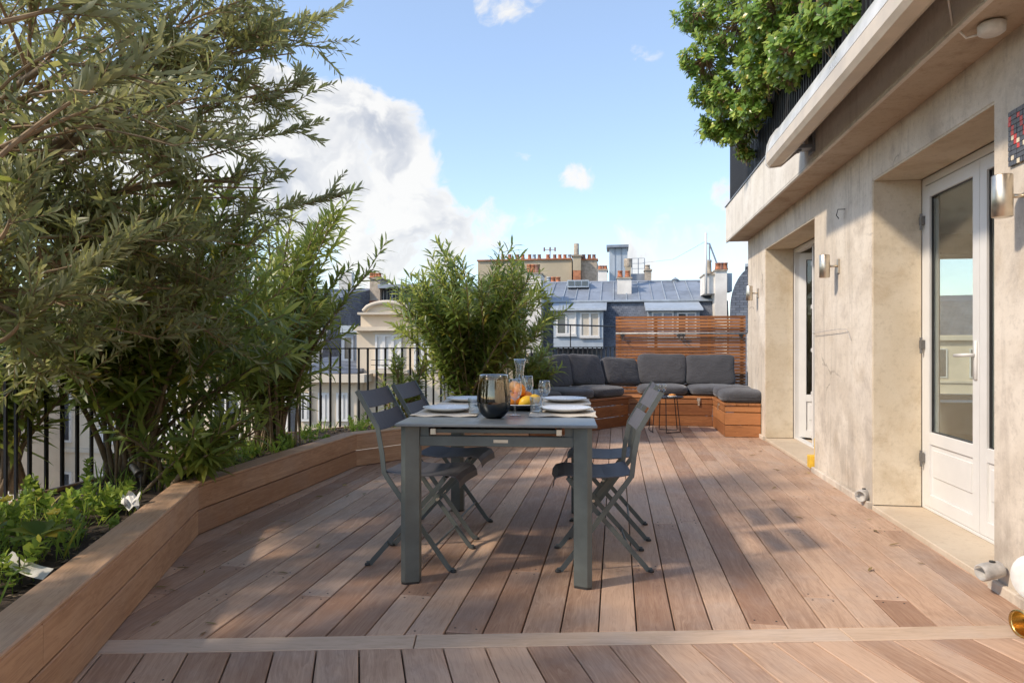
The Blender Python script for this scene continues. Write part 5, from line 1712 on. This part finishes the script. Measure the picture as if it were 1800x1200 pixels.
# the tan party wall with its row of pots, behind
C_ = Lot(41.0, 'party_wall_house', 'tan blank party wall topped by a row of chimney pots beyond the mansard')
C_.part('wall', 'render_tan', 840, 1005, 457, 1100, 0, 6)
C_.part('brick_wall', 'brick_tan', 1022, 1049, 456, 1100, .3, 5)
C_.part('wall_cap', 'brick_red', 838, 1005, 455, 457.2, -.12, 1.0)
C_.part('wall_cap', 'brick_red', 1022, 1051, 454.5, 456.5, .2, 1.0)
C_.pots((884, 896, 910, 919, 931, 939, 948, 963, 975, 984, 993, 1001), 447.5, 455, .35, ('dusky', 'terracotta', 'dusky', 'terracotta', 'terracotta', 'zinc'), .115)
C_.pots((1026, 1036, 1044), 447.5, 454.5, .6, ('dusky', 'terracotta', 'dusky'), .115)
o = C_.part('chimney_shaft', 'render_tan', 1007, 1021, 450, 475, -.3, 1.2)
C_.part('brick_panel', 'brick_red', 1007.5, 1020.5, 475.2, 496, -.3, 1.2, parent=o); C_.part('shaft_base', 'render_tan', 1006, 1021, 496.2, 900, -.32, 1.2, parent=o)
C_.part('shaft_cap', 'brick_tan', 1004, 1023, 447.5, 449.8, -.4, 1.4, parent=o)
x, z0 = C_.xz(1013, 447.5, .2); _, z1 = C_.xz(1013, 428.5, .2)
b = MB(C_.X); b.lathe([(.16, z0), (.155, z1), (.11, z1), (.11, z0)], (x, .2, 0), 14); b.build('flue_pipe', 'brick_tan', o, True)
x, z0 = C_.xz(967, 450, .4)
b = MB(C_.X)
b.tube([(x, .4, z0 - .2), (x, .4, z0 + .55)], .025, 5)
for k in (-.35, 0, .3):
    b.tube([(x + k, .4, z0 + .28), (x + k, .4, z0 + .52)], .05, 5)
b.tube([(x - .35, .4, z0 + .38), (x + .3, .4, z0 + .38)], .018, 5)
b.build('aerial', 'dusky', C_.root)

# zinc lift tower, its cage and small stacks
D_ = Lot(36.0, 'zinc_tower', 'tall zinc clad lift tower with flat cap above the mansard ridge')
D_.part('shaft', 'zinc_pale', 1071, 1103, 435, 900, 0, 1.2)
for k in (1081, 1092):
    D_.part('standing_seam', 'zinc', k - .5, k + .5, 435, 700, -.03, .03)
D_.part('cap', 'zinc', 1066, 1105, 430, 434.6, -.25, 1.8)
D_.part('plant_room', 'zinc', 1104, 1134, 481, 900, .3, 2)
b = MB(D_.X)
for px in (1111, 1122, 1133):
    x, z0 = D_.xz(px, 481, .5); _, z1 = D_.xz(px, 454, .5); b.tube([(x, .5, z0), (x, .5, z1)], .02, 5)
xa, za = D_.xz(1111, 454, .5); xb, _ = D_.xz(1133, 454, .5)
for py in (454, 463, 472):
    _, z_ = D_.xz(1122, py, .5); b.tube([(xa, .5, z_), (xb, .5, z_)], .014, 4)
b.build('cage_rails', 'zinc', D_.root)
D_.stack(1051, 1067, 475, 900, -.5, 1.1, 'render_white', (1055, 1060, 1064), 467, ('terracotta', 'dusky', 'terracotta'), .11)
D_.stack(1134, 1145, 475, 900, -.2, .8, 'brick_tan', (1138,), 466, ('brick_tan',), .14)
D_.part('lower_block', 'cream2', 1040, 1150, 505, 1300, .4, 6)

# the rounded slate roof at the right, against our own wall
E_ = Lot(24.0, 'round_roof_house', 'dark rounded slate roof half hidden by the house wall', ang=-R(18.5))
b = MB(E_.X)
x0, _ = E_.xz(1283, 560, 0); x1, ztop = E_.xz(1322, 466, 0); _, zbot = E_.xz(1283, 640, 0); _, zmid = E_.xz(1283, 545, 0)
pr = [(x0 - .12, zbot - 6), (x0 - .05, zbot), (x0, zmid)]
for k in range(1, 9):
    a = k / 8 * math.pi / 2
    pr.append((x0 + (x1 - x0) * (1 - math.cos(a)) * 1.25, zmid + (ztop - zmid) * math.sin(a)))
pr += [(x1 + 1.2, ztop), (x1 + 1.2, zbot - 6)]
b.extrude_y(pr, 0, 7); b.build('slate_roof', 'slate', E_.root)
E_.part('flashing', 'zinc_pale', 1310, 1345, 463, 468, -.1, 7)
E_.local('wall', 'cream2', [(x0 - .1, x1 + 1.2, .1, 7, -20, zbot - 6.01)])

# the cream house with a round gable, left of the lone oleander
Fh = Lot(19.0, 'gabled_house', 'cream stone house with a rounded gable seen between the oleanders', ang=R(-4))
x0, zc = Fh.xz(627, 580, 0); x1, _ = Fh.xz(775, 580, 0)
Fh.local('wall', 'cream', [(x0, x1, 0, 6, -20, zc)])
Fh.part('cornice', 'cream', 622, 780, 574, 581, -.25, 1.0)
Fh.part('attic', 'cream', 634, 775, 552, 574, .1, 5)
Fh.part('attic_cornice', 'cream2', 628, 780, 548.5, 552.5, -.12, 5.2)
xa, za = Fh.xz(640, 549, .1); xb, _ = Fh.xz(722, 549, .1); _, zt = Fh.xz(680, 533, .1)
pr = [(xa, za), (xb, za)] + [(xb + (xa - xb) * k / 12, za + (zt - za) * math.sin(math.pi * k / 12) ** .55) for k in range(1, 12)]
b = MB(Fh.X); b.extrude_y(pr, .1, 4.0); b.build('round_gable', 'cream', Fh.root)
arc = [(p[0], .02, p[1] + .03) for p in ([(xb, za)] + pr[2:] + [(xa, za)])]
b = MB(Fh.X); b.tube(arc, .06, 6); b.build('gable_moulding', 'cream2', Fh.root, True)
Fh.window(660, 706, 588, 648, -.02, 3, 'white', ('curtain',))
Fh.part('balcony_ledge', 'cream2', 650, 716, 650, 656, -.5, .5)
Fh.part('window_surround', 'cream2', 655, 711, 583, 587.5, -.08, .08)
for k in range(2):
    Fh.part('balcony_rail', 'iron', 652, 714, 632 + 9 * k, 633 + 9 * k, -.48, .03)
Fh.window(728, 758, 592, 650, -.02, 2, 'white', ('farpane', 'curtain'))
# lower wing with slate roof and side windows
xw0, zw = Fh.xz(520, 662, -.6); xw1, _ = Fh.xz(627, 662, -.6)
Fh.local('wing_wall', 'cream', [(xw0, xw1, -.6, 5, -20, zw)])
Fh.part('wing_cornice', 'cream2', 516, 640, 658, 672, -.95, .9)
_, zt = Fh.xz(600, 628, 1.6)
b = MB(Fh.X); b.extrude_x([(-.7, zw + .1), (1.7, zt), (5, zt), (5, zw + .1)], xw0, xw1 + .02); b.build('wing_roof', 'slate', Fh.root)
Fh.part('dormer', 'zinc', 600, 627, 584, 640, 1.2, 2); Fh.part('dormer_roof', 'zinc_pale', 596, 629, 572, 584, 1.0, 2.4)
Fh.window(603, 622, 590, 634, 1.18, 1, 'zinc', ('farpane',))
for px in (528, 560, 592):
    Fh.window(px, px + 20, 690, 740, -.63, 2, 'white', ('farpane', 'curtain'))
# chimney house behind it
Gh = Lot(27.0, 'studio_house', 'house with tall glazed studio window and brick chimney left of the lone oleander')
Gh.stack(650, 668, 490, 700, -.3, 1.0, 'brick_tan', (653.5, 658, 662.5, 667), 480, ('terracotta',), .09)
Gh.part('brick_band', 'brick_red', 649, 669, 528, 533, -.33, 1.06)
Gh.part('wall', 'cream2', 667, 760, 506, 1400, 0, 5)
Gh.part('zinc_roof', 'zinc', 664, 764, 499, 505.8, -.4, 6)
for k in range(5):
    Gh.window(671 + 15 * k, 684 + 15 * k, 509, 538, -.02, 2, 'iron', ('curtain', 'farpane'))
Gh.part('left_wall', 'cream2', 560, 650, 540, 1400, .3, 5); Gh.part('left_roof', 'zinc', 556, 652, 524, 540, .1, 5.4)

# long street fronts farther left, glimpsed through leaves and railing
def street_front(Y, px0, px1, top, ang, name, label, floors, seedn, wall='cream', roof=True):
    S_ = Lot(Y, name, label, ang=ang)
    x0, zt = S_.xz(px0, top, 0); x1, _ = S_.xz(px1, top, 0)
    S_.local('wall', wall, [(x0, x1, 0, 9, -20, zt)])
    S_.local('cornice', 'cream2', [(x0 - .1, x1 + .1, -.35, .0, zt - .35, zt - .05)])
    if roof:
        b = MB(S_.X); b.extrude_x([(.0, zt + .002), (1.3, zt + 2.4), (4.5, zt + 3.0), (9, zt + 2.4), (9, zt + .002)], x0, x1); b.build('roof', 'slate', S_.root)
    nw = max(2, int((x1 - x0) / 2.3)); rnd = random.Random(seedn)
    wmesh = MB(); wmesh.box(-.55, -.47, -.05, .03, -1, 1); wmesh.box(.47, .55, -.05, .03, -1, 1); wmesh.box(-.47, .47, -.05, .03, .92, 1); wmesh.box(-.47, .47, -.05, .03, -1, -.92); wmesh.box(-.05, .05, -.05, .03, -.92, .92)
    wm = wmesh.mesh('window'); wm.materials.append(M['white'])
    pm = {}
    for k in ('farpane', 'curtain'):
        pm[k] = MB().box(-.47, .47, -.01, -.002, -.92, .92).mesh('pane'); pm[k].materials.append(M[k])
    inv = S_.root.matrix_basis.inverted()
    for fl in range(floors):
        z = zt - 1.9 - 3.1 * fl
        S_.local('string_course', 'cream2', [(x0, x1, -.12, -.001, z - 1.35, z - 1.2)])
        for k in range(nw):
            x = x0 + (x1 - x0) * (k + .5) / nw
            o = link('window', wm); o.matrix_basis = S_.X @ Matrix.Translation((x, -.035, z)); o.parent = S_.root; o.matrix_parent_inverse = inv
            p_ = link('pane', pm['farpane' if rnd.random() < .7 else 'curtain']); p_.parent = o
    if roof:
        for k in range(2):
            x = x0 + (x1 - x0) * (.3 + .4 * k)
            S_.local('chimney', 'render_white', [(x, x + 1.2, 3, 4, zt + 2.2, zt + 4.4)])


street_front(22, 60, 560, 640, R(-12), 'street_house', 'cream street front with tall windows glimpsed through the big oleanders', 4, 1)
street_front(20, -700, 30, 650, R(-12), 'street_house', 'cream street front at the left edge glimpsed through the railing', 4, 2, 'cream2')
street_front(60, 300, 700, 560, 0, 'far_house', 'distant pale house row left of the gabled house', 3, 3, 'cream2')
street_front(75, 640, 1000, 545, R(-4), 'far_house', 'distant pale house row behind the studio house', 3, 4, 'cream')

street_front(60, 1480, 2000, 590, R(-24), 'far_house', 'distant pale house row seen only through the glazed door', 3, 6, 'cream')
